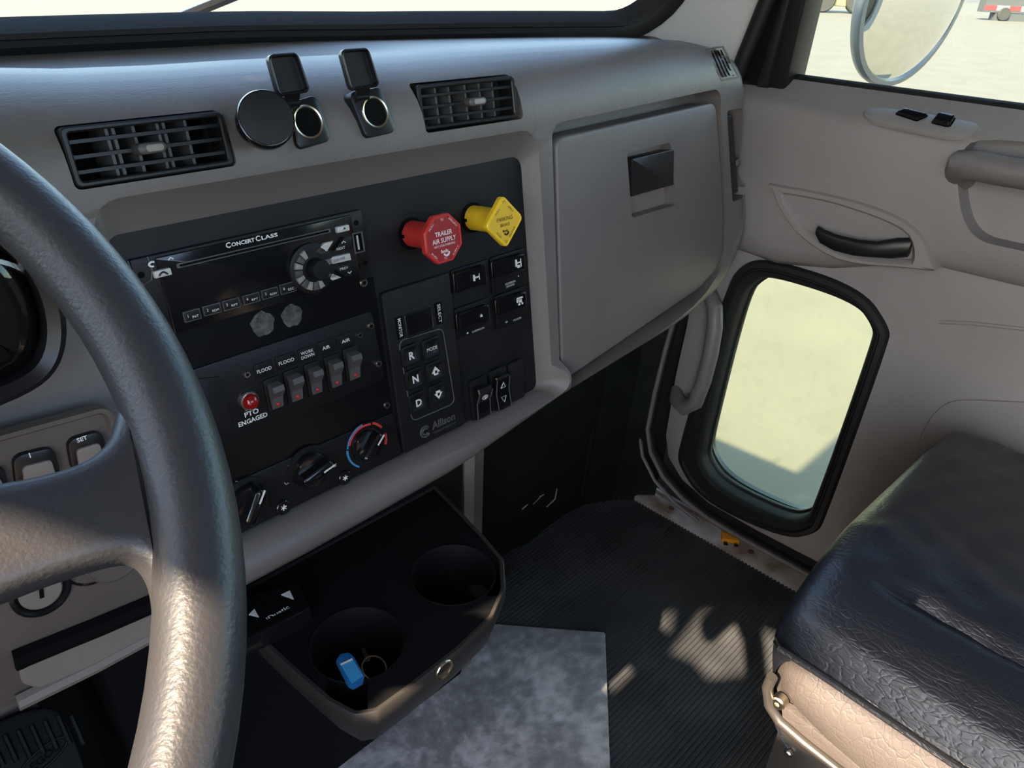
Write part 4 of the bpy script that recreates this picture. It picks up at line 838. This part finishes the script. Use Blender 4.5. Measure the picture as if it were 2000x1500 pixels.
# ================================================================== SINGLE ROCKER SWITCHES
def hswitch(bez, rok, label, marks, lettering=None, on=False):
    bx = boxpx(PF, bez); t = thing('rocker_switch', label, 'switch', PF.P((bx[0]+bx[2])/2, bx[1], 0), 'rocker switches on the centre panel')
    m = MB(); m.box(PF, *bx, 0, .0036, .0025, .0010); part(m, 'bezel', 'plate', t)
    rx = boxpx(PF, rok, .006); o = rect(*rx, .003, 4); x0, y0, x1, y1 = rx; xm = (x0+x1)/2
    m = MB(); m.ring(PF, rect(x0-.0016, y0-.0014, x1+.0016, y1+.0014, .004), rect(x0-.0004, y0-.0004, x1+.0004, y1+.0004, .0032), .003, .0056, .0006); part(m, 'surround', 'black', t)
    hi, lo_ = (.0068, .0112) if not on else (.0105, .0062)
    m = MB(); prf = [(x0, .004), (x0, hi), (x0+.002, hi+.001), (xm, .0068), (x1-.002, lo_+.001), (x1, lo_), (x1, .004)]
    m.loft([[PF.P(x, y, c-dd) for x, c in prf] for y, dd in ((y0, .0012), (y0+.0012, 0), (y1-.0012, 0), (y1, .0012))]); rk = part(m, 'rocker', 'gloss', t)
    for k, (dx, dy, pts) in enumerate(marks):
        m = MB()
        for p in pts:
            cx = lerp(xm, x1, dx); cy = (y0+y1)/2+dy; zz = lerp(.0068, lo_+.001, dx)+.0008
            m.prism(PF, [(cx+x, cy+y) for x, y in p], zz-.0006, zz+.0006)
        part(m, 'pictogram', 'white', rk)
    if lettering:
        for s, fa, fb, wd in lettering: text(PF, s, lerp(bx[0], bx[2], fa), lerp(bx[1], bx[3], fb), .0020, .0040, 'white', t, wd=wd)
    return t
def q4(w, h, x=0, y=0): return [(x-w, y-h), (x+w, y-h), (x+w, y+h), (x-w, y+h)]
hswitch([(876, 529), (945, 506), (956, 553), (881, 571)], [(887, 533), (942, 518), (945, 554), (892, 568)], 'black differential lock rocker with axle pictogram under the red knob', [(.35, 0, [q4(.0009, .0030, -.0034), q4(.0009, .0030, .0034), q4(.003, .0007)])])
hswitch([(952, 502), (1019, 485), (1026, 553), (959, 572)], [(960, 511), (1017, 495), (1020, 527), (967, 540)], 'black rocker with truck pictogram under the yellow knob', [(.55, 0, [q4(.0009, .0036, -.0034, .001), q4(.0009, .0036, .0034, .001), q4(.003, .0007, 0, .001), q4(.0016, .0014, 0, -.003), q4(.0012, .0012, .004, -.003)])], [('AXLE SUSPENSION', .5, .17, .0150), ('DUMP CONTROL', .5, .09, .0120), ('I', .75, .28, .0008)])
hswitch([(883, 602), (951, 581), (959, 638), (888, 661)], [(892, 614), (947, 594), (952, 629), (898, 640)], 'black rocker with an arrow and white print nearest the gear keypad', [(.45, 0, [[(-.0014, -.0012), (.0014, -.0012), (0, .0016)]])], [('SUSPENSION', .58, .08, .0170), ('\u25b2', .28, .12, .0030)])
hswitch([(960, 577), (1023, 558), (1030, 619), (969, 645)], [(969, 586), (1019, 569), (1024, 601), (973, 612)], 'black rocker with truck and wheel pictogram at the panel edge', [(.55, .0005, [q4(.0045, .0008, 0, .0034), q4(.0008, .0022, -.0042, .0012), q4(.0008, .0022, .0042, .0012), q4(.0016, .0016, 0, .0), q4(.001, .001, -.002, -.0032), q4(.001, .001, .0024, -.0032)])], [('PTO ENTER', .62, .12, .0120), ('O', .28, .16, .0030)])
def vswitch(q, label, kind):
    bx = boxpx(PF, q); t = thing('rocker_switch' if kind else 'switch_blank', label, 'switch' if kind else 'switch cover', PF.P((bx[0]+bx[2])/2, bx[1], 0), 'rocker switches on the centre panel')
    m = MB(); m.box(PF, *bx, 0, .0040, .004, .0012); part(m, 'bezel', 'plate', t)
    x0, y0, x1, y1 = bx[0]+.003, bx[1]+.0025, bx[2]-.003, bx[3]-.007
    if not kind:
        m = MB(); m.box(PF, bx[0]+.0015, bx[1]+.0015, bx[2]-.0015, bx[3]-.0015, .003, .0047, .003, .0006); part(m, 'cover', 'blackrub', t); return t
    h = y1-y0; prf = [(y1, .003), (y1-.001, .0130), (y1-.006, .0140), (y0+h*.5, .0085), (y0+.002, .0080), (y0, .0070), (y0, .003)] if kind == 1 else [(y1, .003), (y1, .0105), (y1-.003, .0112), (y0+h*.5, .0085), (y0+.003, .0105), (y0, .0095), (y0, .003)]
    m = MB(); m.loft([[PF.P(x, y, c-dd) for y, c in prf] for x, dd in ((x0, .001), (x0+.001, 0), (x1-.001, 0), (x1, .001))]); rk = part(m, 'rocker', 'gloss', t, sharp=20)
    for s in (x0+.0004, x1-.0004):
        m = MB(); m.tube([PF.P(s, y, c+.0001) for y, c in prf[2:6]], .0006, 6); part(m, 'edge_line', 'rocker', rk)
    cx = (x0+x1)/2
    def pt(y):
        for (ya, ca), (yb_, cb) in zip(prf, prf[1:]):
            if ya >= y >= yb_ and ya > yb_: return lerp(ca, cb, (ya-y)/(ya-yb_))
        return .009
    if kind == 1:
        m = MB(); yy = y0+h*.66; m.tube([PF.P(cx+.0034*math.cos(a), yy+.0024*math.sin(a), pt(yy+.0024*math.sin(a))+.0004) for a in [k*math.pi/7 for k in range(14)]], .0006, 5, closed=True); m.tube([PF.P(cx-.001, yy-.001, pt(yy)+.0006), PF.P(cx+.001, yy+.001, pt(yy)+.0006)], .0007, 5); part(m, 'pictogram', 'greybtn', rk)
    else:
        for f, yy in ((1, y0+h*.72), (-1, y0+h*.30)):
            m = MB(); m.tube([PF.P(cx+x, yy+y*f, pt(yy+y*f)+.0004) for x, y in ((-.0034, -.0028), (.0034, -.0028), (0, .0034))], .0005, 5, closed=True); part(m, 'triangle_mark', 'greybtn', rk)
    return t
vswitch([(909, 746), (942, 731), (958, 805), (923, 823)], 'black upright rocker with oval lamp pictogram, first of the lower row', 1)
vswitch([(947, 726), (979, 713), (995, 787), (961, 804)], 'black upright rocker with two triangle marks, middle of the lower row', 2)
vswitch([(984, 711), (1014, 699), (1023, 774), (996, 787)], 'plain black switch blank at the end of the lower row', 0)

# ================================================================== STEERING WHEEL
WT = R_(35.56); WF = Fr(C(-.144, .284, -.136), Vector((1, 0, 0)), Vector((0, math.cos(WT), math.sin(WT))))
wh = thing('steering_wheel', 'dark grey leather grained steering wheel in front of the dash', 'steering wheel', WF.P(0, 0, -.03))
m = MB(); RW, rw = .2310, .0150
m.loft([[WF.P((RW+rw*math.cos(k*math.pi/14))*math.cos(t), (RW+rw*math.cos(k*math.pi/14))*math.sin(t), rw*1.05*math.sin(k*math.pi/14)) for k in range(28)] for t in [2*math.pi*i/120 for i in range(121)]], cap=False); part(m, 'rim', 'wheel', wh)
spx = [(-420, 985), (0, 930), (120, 905), (185, 876), (215, 842), (226, 800), (238, 740), (330, 800), (395, 980), (405, 1180), (320, 1260), (304, 1190), (296, 1128), (272, 1088), (238, 1080), (130, 1110), (0, 1158), (-420, 1330)]
so2 = smooth([WF.px(u, v, .004) for u, v in spx], 2)
for s in (1, -1):
    o = [(a*s, b) for a, b in so2]; m = MB(); m.loft([[WF.P(a, b, c) for a, b in q] for q, c in ((inset(o, .006), -.014), (o, -.008), (o, -.004), (inset(o, .0015), .0005), (inset(o, .004), .0030), (inset(o, .008), .0040))]); part(m, 'spoke', 'wheel', wh)
m = MB(); m.lathe(WF, [(.036, -.020), (.036, -.006), (.032, .004), (.025, .007), (.0, .008)], 40); part(m, 'horn_pad', 'wheel', wh)
m = MB(); m.tube([WF.P(0, 0, -.04), C(-.144, .36, -.22), C(-.144, .50, -.40)], [.018, .020, .026], 16); part(m, 'column_shroud', 'black', wh)

# ================================================================== CUP HOLDER
CF = Fr(C(0, 0, -.54), Vector((1, 0, 0)), Vector((0, 1, 0)))
chp = [(476, 1200), (494, 1240), (560, 1302), (640, 1372), (692, 1400), (738, 1392), (800, 1347), (900, 1268), (964, 1206), (988, 1150), (984, 1092), (940, 1040), (886, 984)]
cho = qpx(CF, chp)+[(.455, .545), (.150, .545)]; cho = rpoly(cho, [0, .01, .03, .02, .012, .012, .03, .05, .02, .012, .012, .03, .02, .0, .0], 4)
if area2(cho) < 0: cho = cho[::-1]
ch = thing('cup_holder', 'black two cup holder tray sticking out below the dash', 'cup holder', CF.P(.32, .45, -.085))
def cc(pts): q = qpx(CF, pts); return sum(p[0] for p in q)/4, sum(p[1] for p in q)/4
cR = cc([(804, 1120), (968, 1112), (882, 1063), (886, 1198)]); cL = cc([(607, 1262), (788, 1252), (702, 1177), (694, 1345)])
def cyl(c, r, z0, z1): k = MB(); k.prism(CF, circ(*c, r, 48), z0, z1); return k
n1 = MB(); n1.prism(CF, rpoly(qpx(CF, [(634, 1345), (655, 1290), (724, 1285), (717, 1360), (722, 1460), (640, 1470)]), .004, 3), -.050, .05)
n2 = MB(); n2.prism(CF, rpoly(qpx(CF, [(950, 1095), (950, 1165), (1030, 1160), (1030, 1098)]), .003, 3), -.022, .05)
sh = MB(); sr = [[CF.P(a, b, c) for a, b in q] for q, c in ((inset(cho, .0045), .0008), (inset(cho, .0012), .0012), (cho, -.0005), (cho, -.012), (inset(cho, .004), -.030), (inset(cho, .010), -.046), (inset(cho, .020), -.060), (inset(cho, .030), -.060), (inset(cho, .0075), -.030), (inset(cho, .0045), -.020))]
sh.loft(sr+[sr[0]], cap=False)
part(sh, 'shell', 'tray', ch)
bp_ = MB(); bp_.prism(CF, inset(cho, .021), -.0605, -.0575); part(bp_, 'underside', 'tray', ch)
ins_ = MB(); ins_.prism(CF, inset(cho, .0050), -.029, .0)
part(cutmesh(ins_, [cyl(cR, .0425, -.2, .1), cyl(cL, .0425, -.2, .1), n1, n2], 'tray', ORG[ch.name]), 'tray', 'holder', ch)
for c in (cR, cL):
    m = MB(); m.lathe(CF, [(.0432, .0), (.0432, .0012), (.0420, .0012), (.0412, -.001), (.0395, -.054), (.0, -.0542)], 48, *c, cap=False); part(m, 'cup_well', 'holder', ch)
# lighter socket in the front wall
e0 = Vector(CF.px(800, 1347)); e1 = Vector(CF.px(900, 1268)); ed = (e1-e0).normalized(); nr = Vector((ed.y, -ed.x, 0)); 
if nr.y > 0: nr = -nr
SKF = Fr(hit(869, 1310, CF.P(*(e0.lerp(e1, .6)), 0)+Vector((nr.x, nr.y, 0))*.001, Vector((nr.x, nr.y, 0))), Vector((-nr.y, nr.x, 0)) if True else None, Vector((0, 0, 1)))
if SKF.n.dot(Vector((nr.x, nr.y, 0))) < 0: SKF = Fr(SKF.o, -SKF.x, SKF.y)
m = MB(); m.lathe(SKF, [(.0104, -.0035), (.0104, -.0008), (.0097, .0002), (.0082, -.0002), (.0078, -.002), (.0076, -.003)], 28, cap=False); sk = part(m, 'lighter_ring', 'brass', ch)
m = MB(); m.lathe(SKF, [(.0080, -.001), (.0077, -.0012)], 24); part(m, 'lighter_bore', 'rust', sk)
# small control box clipped behind the tray
bc = thing('brake_controller_box', 'small glossy black box with white warning triangles behind the cup holder', 'control box', CF.P(.20, .52, .0))
B2 = CF.off(c=.020); bo = rpoly(qpx(B2, [(380, 1195), (582, 1136), (607, 1187), (500, 1240), (400, 1285)]), .002, 2); m = MB(); m.prism(B2, bo, -.019, 0, .002); part(m, 'case', 'gloss', bc)
m = MB(); m.prism(B2, rpoly(qpx(B2, [(482, 1232), (580, 1182), (584, 1195), (490, 1242)]), .001, 2), 0, .001); part(m, 'card_slot', 'void', bc)
for q in ([(549, 1162), (566, 1154), (574, 1171)], [(486, 1201), (497, 1190), (506, 1206)]): m = MB(); m.prism(B2, qpx(B2, q), -.001, .0006); part(m, 'warning_triangle', 'white', bc)
a, b = B2.px(543, 1198); text(B2, 'iDuatic', a, b, .0052, .0006, 'white', bc, ang=.02, wd=.022, bold=.02)
# keys in the cup
KF2 = CF.off(c=-.050)
ky = thing('key_ring', 'bunch of keys with a blue plastic tag lying in the cup holder', 'keys', KF2.P(*cL))
TG = CF.off(c=-.044).rot(R_(12), 'x'); to = rpoly(qpx(TG, [(656, 1292), (664, 1279), (680, 1276), (690, 1283), (712, 1322), (709, 1334), (690, 1345), (680, 1340)]), .002, 2); m = MB(); m.prism(TG, to, -.002, .002, .001); tg = part(m, 'tag', 'bluetag', ky)
m = MB(); m.prism(TG, qpx(TG, [(665, 1301), (688, 1290), (709, 1323), (687, 1339)]), .002, .0024); part(m, 'paper_insert', 'bluepaper', tg)
m = MB(); m.prism(TG, qpx(TG, [(664, 1300), (687, 1289), (689, 1292), (666, 1303)]), .0024, .0027); part(m, 'insert_edge', 'greybtn', tg)
rc = KF2.px(732, 1322); m = MB(); m.tube([KF2.P(rc[0]+.011*math.cos(t), rc[1]+.011*math.sin(t), .012+.004*math.sin(t)) for t in [k*math.pi/12 for k in range(24)]], .0010, 6, closed=True); part(m, 'split_ring', 'brass', ky)
for q in ([(706, 1268), (712, 1266), (718, 1281), (726, 1284), (722, 1294), (714, 1295), (711, 1284)], [(662, 1352), (702, 1348), (703, 1352), (664, 1357)], [(668, 1360), (700, 1354), (702, 1358), (670, 1364)]):
    K3 = CF.off(c=-.045); m = MB(); m.prism(K3, qpx(K3, q), 0, .002, .0005); part(m, 'key', 'brass', ky)
K3 = CF.off(c=-.040); m = MB(); m.prism(K3, rpoly(qpx(K3, [(672, 1374), (708, 1374), (706, 1398), (690, 1406), (668, 1402)]), .003, 3), -.008, .0, .002); part(m, 'key_fob', 'blackrub', ky)

# ================================================================== FLOOR PLATE
FP = Fr(Vector((0, 0, .0030)), Vector((1, 0, 0)), Vector((0, 1, 0)))
def f2(u, v): return Vector(FP.px(u, v, .004))
A, B_ = f2(985, 1220), f2(1182, 1235); Dn = f2(1192, 1500); L0, L1 = f2(592, 1395), f2(545, 1500)
def isect(p, d, q, e): 
    k = d.x*e.y-d.y*e.x; t = ((q.x-p.x)*e.y-(q.y-p.y)*e.x)/k; return p+d*t
TL = isect(A, A-B_, L0, L0-L1); dn = (Dn-B_).normalized(); BR = B_+dn*.42; BL = TL+(L1-L0).normalized()*.42
m = MB(); m.prism(FP, rpoly([tuple(BL), tuple(BR), tuple(B_), tuple(TL)], .003, 2), 0, .004, .0008); solo(m, 'steel_plate', 'galv', 'stained bare grey metal plate lying on the ribbed floor', 'metal plate')

# ================================================================== FUSE ON THE SILL
p = hit(1425, 1056, C(0, 0, -.901), Vector((0, 0, 1))); FZ = Fr(p+Vector((0, 0, .002)), Vector((.72, -.69, 0)), Vector((.69, .72, 0)))
fz = thing('blade_fuse', 'orange blade fuse with bare prongs lying on the door sill', 'fuse', p)
FZ = FZ.rot(R_(-12)); m = MB(); m.box(FZ, -.0155, -.0090, .0155, .0120, 0, .0080, .002, .0012); part(m, 'body', 'fuse', fz)
for s in (-1, 1): m = MB(); m.box(FZ, s*.0092-.0036, -.0205, s*.0092+.0036, -.0085, .0030, .0042); part(m, 'prong', 'steel', fz)

# ================================================================== PASSENGER SEAT
st = thing('passenger_seat', 'black leather passenger seat cushion with a cracked side panel', 'seat', C(.75, -.1, -.92))
ztab = [(.490, -.503), (.497, -.490), (.508, -.474), (.53, -.458), (.564, -.444), (.62, -.437), (.70, -.445), (.84, -.460), (.95, -.482), (1.0, -.515)]
rowsy = [(.118, -.105), (.136, -.085), (.1455, -.060), (.149, -.038), (.148, -.020), (.142, -.007), (.130, -.001), (.115, 0), (.095, -.002), (.07, -.006), (.045, -.010), (.02, -.014), (0, -.017), (-.03, -.020), (-.06, -.023), (-.10, -.026), (-.2, -.03), (-.40, -.03)]
def sz(x, yv, dz):
    z = interp(ztab, x)+dz+.10*max(0, .13-yv); k = sstep(.497, .53, x)
    xs2 = .566+.03*(.10-yv); g = math.exp(-((x-xs2)/.008)**2)*.011*sstep(.125, .07, yv)
    w2 = .0022*math.sin(x*95+yv*40)*math.sin(yv*120-x*30)*sstep(.55, .60, x)*(1 if yv < .12 else 0)
    return z-g+w2
cols = [.490+.004*i for i in range(8)]+[.524+.0075*i for i in range(20)]+[.68+.02*i for i in range(17)]
def splin(rows, n):
    out = []
    for i in range(len(rows)-1):
        for k in range(n):
            t = k/n; p0 = rows[max(i-1, 0)]; p1 = rows[i]; p2 = rows[i+1]; p3 = rows[min(i+2, len(rows)-1)]
            out.append(tuple(.5*((2*p1[j])+(-p0[j]+p2[j])*t+(2*p0[j]-5*p1[j]+4*p2[j]-p3[j])*t*t+(-p0[j]+3*p1[j]-3*p2[j]+p3[j])*t**3) for j in (0, 1)))
    return out+[rows[-1]]
rows2 = splin(rowsy, 4)
m = MB(); m.grid([[C(x, yv-.016*(1-sstep(.490, .520, x))**2*(1 if yv > .1 else sstep(-.1, .1, yv)), sz(x, yv, dz)) for x in cols] for yv, dz in rows2]); cu = part(m, 'cushion_top', 'leather', st, sharp=60)
def edge(yv): return sz(.490, yv, interp(sorted(rowsy), yv) if yv < .13 else -.003)
sy = [.134, .131, .122, .105, .08, .06, .03, 0, -.03, -.07, -.12, -.2, -.4]
side = MB(); R2 = []
for i, yv in enumerate(sy):
    z0 = edge(min(yv, .10)); z1 = interp([(-.4, -.66), (-.07, -.64), (.0, -.615), (.06, -.592), (.10, -.566), (.134, -.550)], yv); row = []
    for k in range(9):
        t = k/8; row.append(C(.4905-.014*math.sin(math.pi*min(1, t*1.15))*sstep(.136, .10, yv)+.010*sstep(.125, .136, yv), yv, lerp(z0, z1, t)))
    R2.append(row)
side.grid(R2); part(side, 'side_panel', 'leatherside', st, 'worn brown black leather side of the seat', sharp=60)
m = MB(); m.tube([C(.4885, yv, edge(min(yv, .10))+.001) for yv in sy], .0032, 8); m.tube([C(.4885, .134, edge(.10)+.001), C(.50, .142, edge(.10)-.006), C(.53, .147, -.52)], .003, 8); part(m, 'piping', 'leather', st)
XS = Fr(C(.480, 0, 0), Vector((0, -1, 0)), Vector((0, 0, 1)))
def sp_(pts, c=0): return [XS.P(*XS.px(u, v, c), c) for u, v in pts]
m = MB(); m.tube(sp_([(1508, 1322), (1499, 1342), (1503, 1378), (1522, 1408), (1570, 1450), (1640, 1505), (1760, 1590)], .004), .0048, 10); br = part(m, 'bracket_rail', 'darksteel', st)
m = MB(); m.prism(XS, qpx(XS, [(1528, 1378), (1545, 1385), (1680, 1495), (1830, 1610), (1800, 1640), (1640, 1510), (1530, 1412)]), -.006, .002, .001); part(m, 'bracket_plate', 'leatherside', br)
a, b = XS.px(1520, 1373, .003); m = MB(); m.lathe(XS, [(.0062, -.004), (.0062, .004), (.005, .0055), (.0022, .0055), (.002, .003)], 20, a, b); part(m, 'bolt', 'brass', br)
m = MB(); m.prism(XS.off(c=-.012), qpx(XS, [(1520, 1418), (1560, 1440), (1700, 1560), (1700, 1800), (1490, 1800), (1492, 1500)], -.012), -.30, 0, .004); part(m, 'pedestal', 'darksteel', st)
a, b = XS.px(1541, 1470, -.01); m = MB(); m.lathe(XS.off(c=-.011), [(.004, 0), (.004, .004), (.003, .005)], 14, a, b); part(m, 'stud', 'steel', st)
m = MB(); m.box(GF, .52, -.40, .98, .09, .02, Z0-.60, .02); part(m, 'base', 'black', st)
m = MB(); m.loft([[C(x, yv, z) for x, yv, z in r] for r in ([(.50, -.34, -.52), (1.0, -.34, -.52), (1.0, -.46, -.52), (.50, -.46, -.52)], [(.52, -.42, .10), (.98, -.42, .10), (.98, -.52, .10), (.52, -.52, .10)])]); part(m, 'backrest', 'leather', st)

# ================================================================== PEDALS
pp = hit(70, 1450, C(0, .56, 0), Vector((0, 1, 0))); PD = Fr(pp, Vector((1, 0, 0)), Vector((0, .75, .66)))
bp = thing('brake_pedal', 'black ribbed rubber brake pedal pad below the wheel', 'pedal', PD.P(0, 0, -.02))
po = smooth(qpx(PD, [(-140, 1560), (-90, 1460), (-10, 1410), (70, 1380), (115, 1384), (138, 1420), (160, 1480), (185, 1560), (150, 1660), (-60, 1720)]), 2); m = MB(); m.prism(PD, po, -.012, 0, .003); part(m, 'pad', 'blackrub', bp)
for k in range(9):
    u0 = -75+k*26; v0 = 1465-k*9.5; m = MB(); v0 = max(v0, 1392+abs(k-6)*3); m.tube([PD.P(*PD.px(u0+6, v0), .001), PD.P(*PD.px(u0+30, v0+48+k*1.0), .001)], .0022, 6, flat=1.0); part(m, 'rib', 'plate', bp)
m = MB(); ec = PD.px(85, 1480); m.tube([PD.P(ec[0]+.020*math.cos(t), ec[1]+.0075*math.sin(t)+.004*math.cos(t), .001) for t in [k*math.pi/16 for k in range(32)]], .0012, 6, closed=True); part(m, 'oval_ridge', 'plate', bp)
a, b = PD.px(88, 1478); text(PD, 'EGOL', a, b, .0060, .0008, 'void', bp, ang=.2, wd=.024, bold=.02)
m = MB(); m.box(PD.off(c=-.02), -.015, -.01, .015, .15, -.02, .008, .004, .002); part(m, 'arm', 'black', bp)
pp = hit(290, 1350, C(0, .60, 0), Vector((0, 1, 0))); PD = Fr(pp, Vector((1, 0, 0)), Vector((0, .5, .86))); ac = thing('accelerator_pedal', 'dark ribbed accelerator pedal partly behind the wheel rim', 'pedal', PD.P(0, -.05, -.01))
m = MB(); m.prism(PD, rpoly([(-.022, -.075), (.022, -.075), (.026, .05), (-.026, .05)], .01, 4), -.01, 0, .002); part(m, 'pad', 'blackrub', ac)
for k in range(5): m = MB(); m.box(PD, -.018+k*.0085, -.065, -.013+k*.0085, .042, 0, .003, .001, .0008); part(m, 'rib', 'plate', ac)

# ================================================================== OUTSIDE
GZ = -2.10
gm = MB(); gm.grid([[C(x, yv, GZ) for x in (-120, 260)] for yv in (-160, 220)]); solo(gm, 'ground', 'ground', 'pale sunlit yard of concrete and gravel outside the truck', 'ground', kind='structure')
hd = MB(); hp_ = [(-.60, -1.5), (-.60, -.28), (-.52, -.22), (-.30, -.19), (.20, -.18), (.70, -.19), (.90, -.21), (.97, -.25), (.97, -1.5)]
hd.loft([[C(x, yv, z-.05*(yv-.9)) for x, z in hp_] for yv in (.78, .93, 1.4, 2.0, 2.5)]); solo(hd, 'truck_hood', 'hoodpaint', 'light grey truck hood in front of the windshield', 'hood')
MFm = CAMP+ray(1788, -8)*1.34; mn = Vector((-.22, -.97, -.08)).normalized(); mu = Vector((0, 0, 1)); mr_ = mu.cross(mn).normalized(); mu = mn.cross(mr_)
MR = Fr(MFm, mr_, mu); mi = thing('round_mirror', 'round convex side mirror in a chrome rim outside the passenger window', 'mirror', MFm-Vector((0, 0, .15)))
RM = .152; m = MB(); m.lathe(MR, [(RM*.5, -.05), (RM*.85, -.03), (RM, -.012), (RM*1.02, .0), (RM*1.0, .007), (RM*.94, .008), (RM*.92, .003)], 56); part(m, 'housing', 'mirrorrim', mi)
m = MB(); m.lathe(MR, [(RM*.94*math.sin(t)/math.sin(.62), .004+(math.cos(t)-math.cos(.62))*RM*.94/math.sin(.62)) for t in [.62*(1-k/12) for k in range(13)]], 56); part(m, 'mirror_glass', 'mirror', mi, sharp=80)
m = MB(); m.tube([MR.P(0, 0, -.04), MR.P(0, .25, -.05), C(1.13, .5, .35)], .012, 8); part(m, 'arm', 'darksteel', mi)
# parked machine and trailer across the yard
def gpt(u, v): return hit(u, v, C(0, 0, GZ), Vector((0, 0, 1)))
def wheel_(fr, r, wd, parent):
    m = MB(); m.lathe(fr, [(r*.55, wd/2), (r*.9, wd/2), (r, wd*.35), (r, -wd*.35), (r*.9, -wd/2), (r*.55, -wd/2)], 28); t = part(m, 'tyre', 'tyre', parent); m = MB(); m.lathe(fr, [(r*.56, wd*.3), (r*.5, wd*.42), (r*.2, wd*.45)], 20); part(m, 'hub', 'machine', t)
g0 = gpt(1640, 26); mc = thing('yard_machine', 'tan wheeled machine parked far across the yard', 'vehicle', g0); e = RT.copy(); e.z = 0; e.normalize(); dep = (g0-CAMP).dot(FW); k_ = dep/FPX
MC = Fr(g0, e, Vector((0, 0, 1)))
for a in (-38, 30): wheel_(MC.off(a*k_, 24*k_, 0), 24*k_, 14*k_, mc)
m = MB(); m.prism(MC, rpoly([(-50*k_, 14*k_), (52*k_, 10*k_), (60*k_, 70*k_), (-44*k_, 70*k_)], 6*k_, 3), -1.2, 0, .1); part(m, 'body', 'machine', mc)
g0 = gpt(1985, 42); tr_ = thing('parked_trailer', 'dark trailer with red and white reflective tape beyond the gravel', 'trailer', g0); dep = (g0-CAMP).dot(FW); k_ = dep/FPX; TRF = Fr(g0, e, Vector((0, 0, 1)))
m = MB(); m.box(TRF, -70*k_, 14*k_, 120*k_, 60*k_, -6*k_*4, 0); part(m, 'bed', 'trailerdark', tr_)
m = MB(); m.box(TRF, -45*k_, 0, 120*k_, 14*k_, -20*k_, -1*k_); part(m, 'undercarriage', 'trailerdark', tr_)
for i in range(6): m = MB(); m.box(TRF, (-70+i*24)*k_, 18*k_, (-46+i*24)*k_, 26*k_, 0, .4*k_); part(m, 'tape_strip', 'redtape' if i % 2 == 0 else 'whitetape', tr_)
for a in (-30, 60): wheel_(TRF.off(a*k_, 12*k_, .5*k_), 12*k_, 8*k_, tr_)

ds = thing('bounce_seat', 'tan cloth driver seat added out of view to bounce warm light', 'seat', C(-.16, -.4, -.92))  # unseen seat, added and coloured tan for warm bounce onto the lower dash
m = MB(); m.prism(Fr(C(0, 0, -.60), Vector((1, 0, 0)), Vector((0, 1, 0))), rect(-.40, -.72, .06, -.12, .05), -.10, .12, .04); part(m, 'cushion', 'bouncecloth', ds)
m = MB(); m.prism(Fr(C(0, -.66, 0), Vector((1, 0, 0)), Vector((0, 0, 1))), rect(-.38, -.50, .04, .05, .06), -.04, .04, .03); part(m, 'backrest', 'bouncecloth', ds)
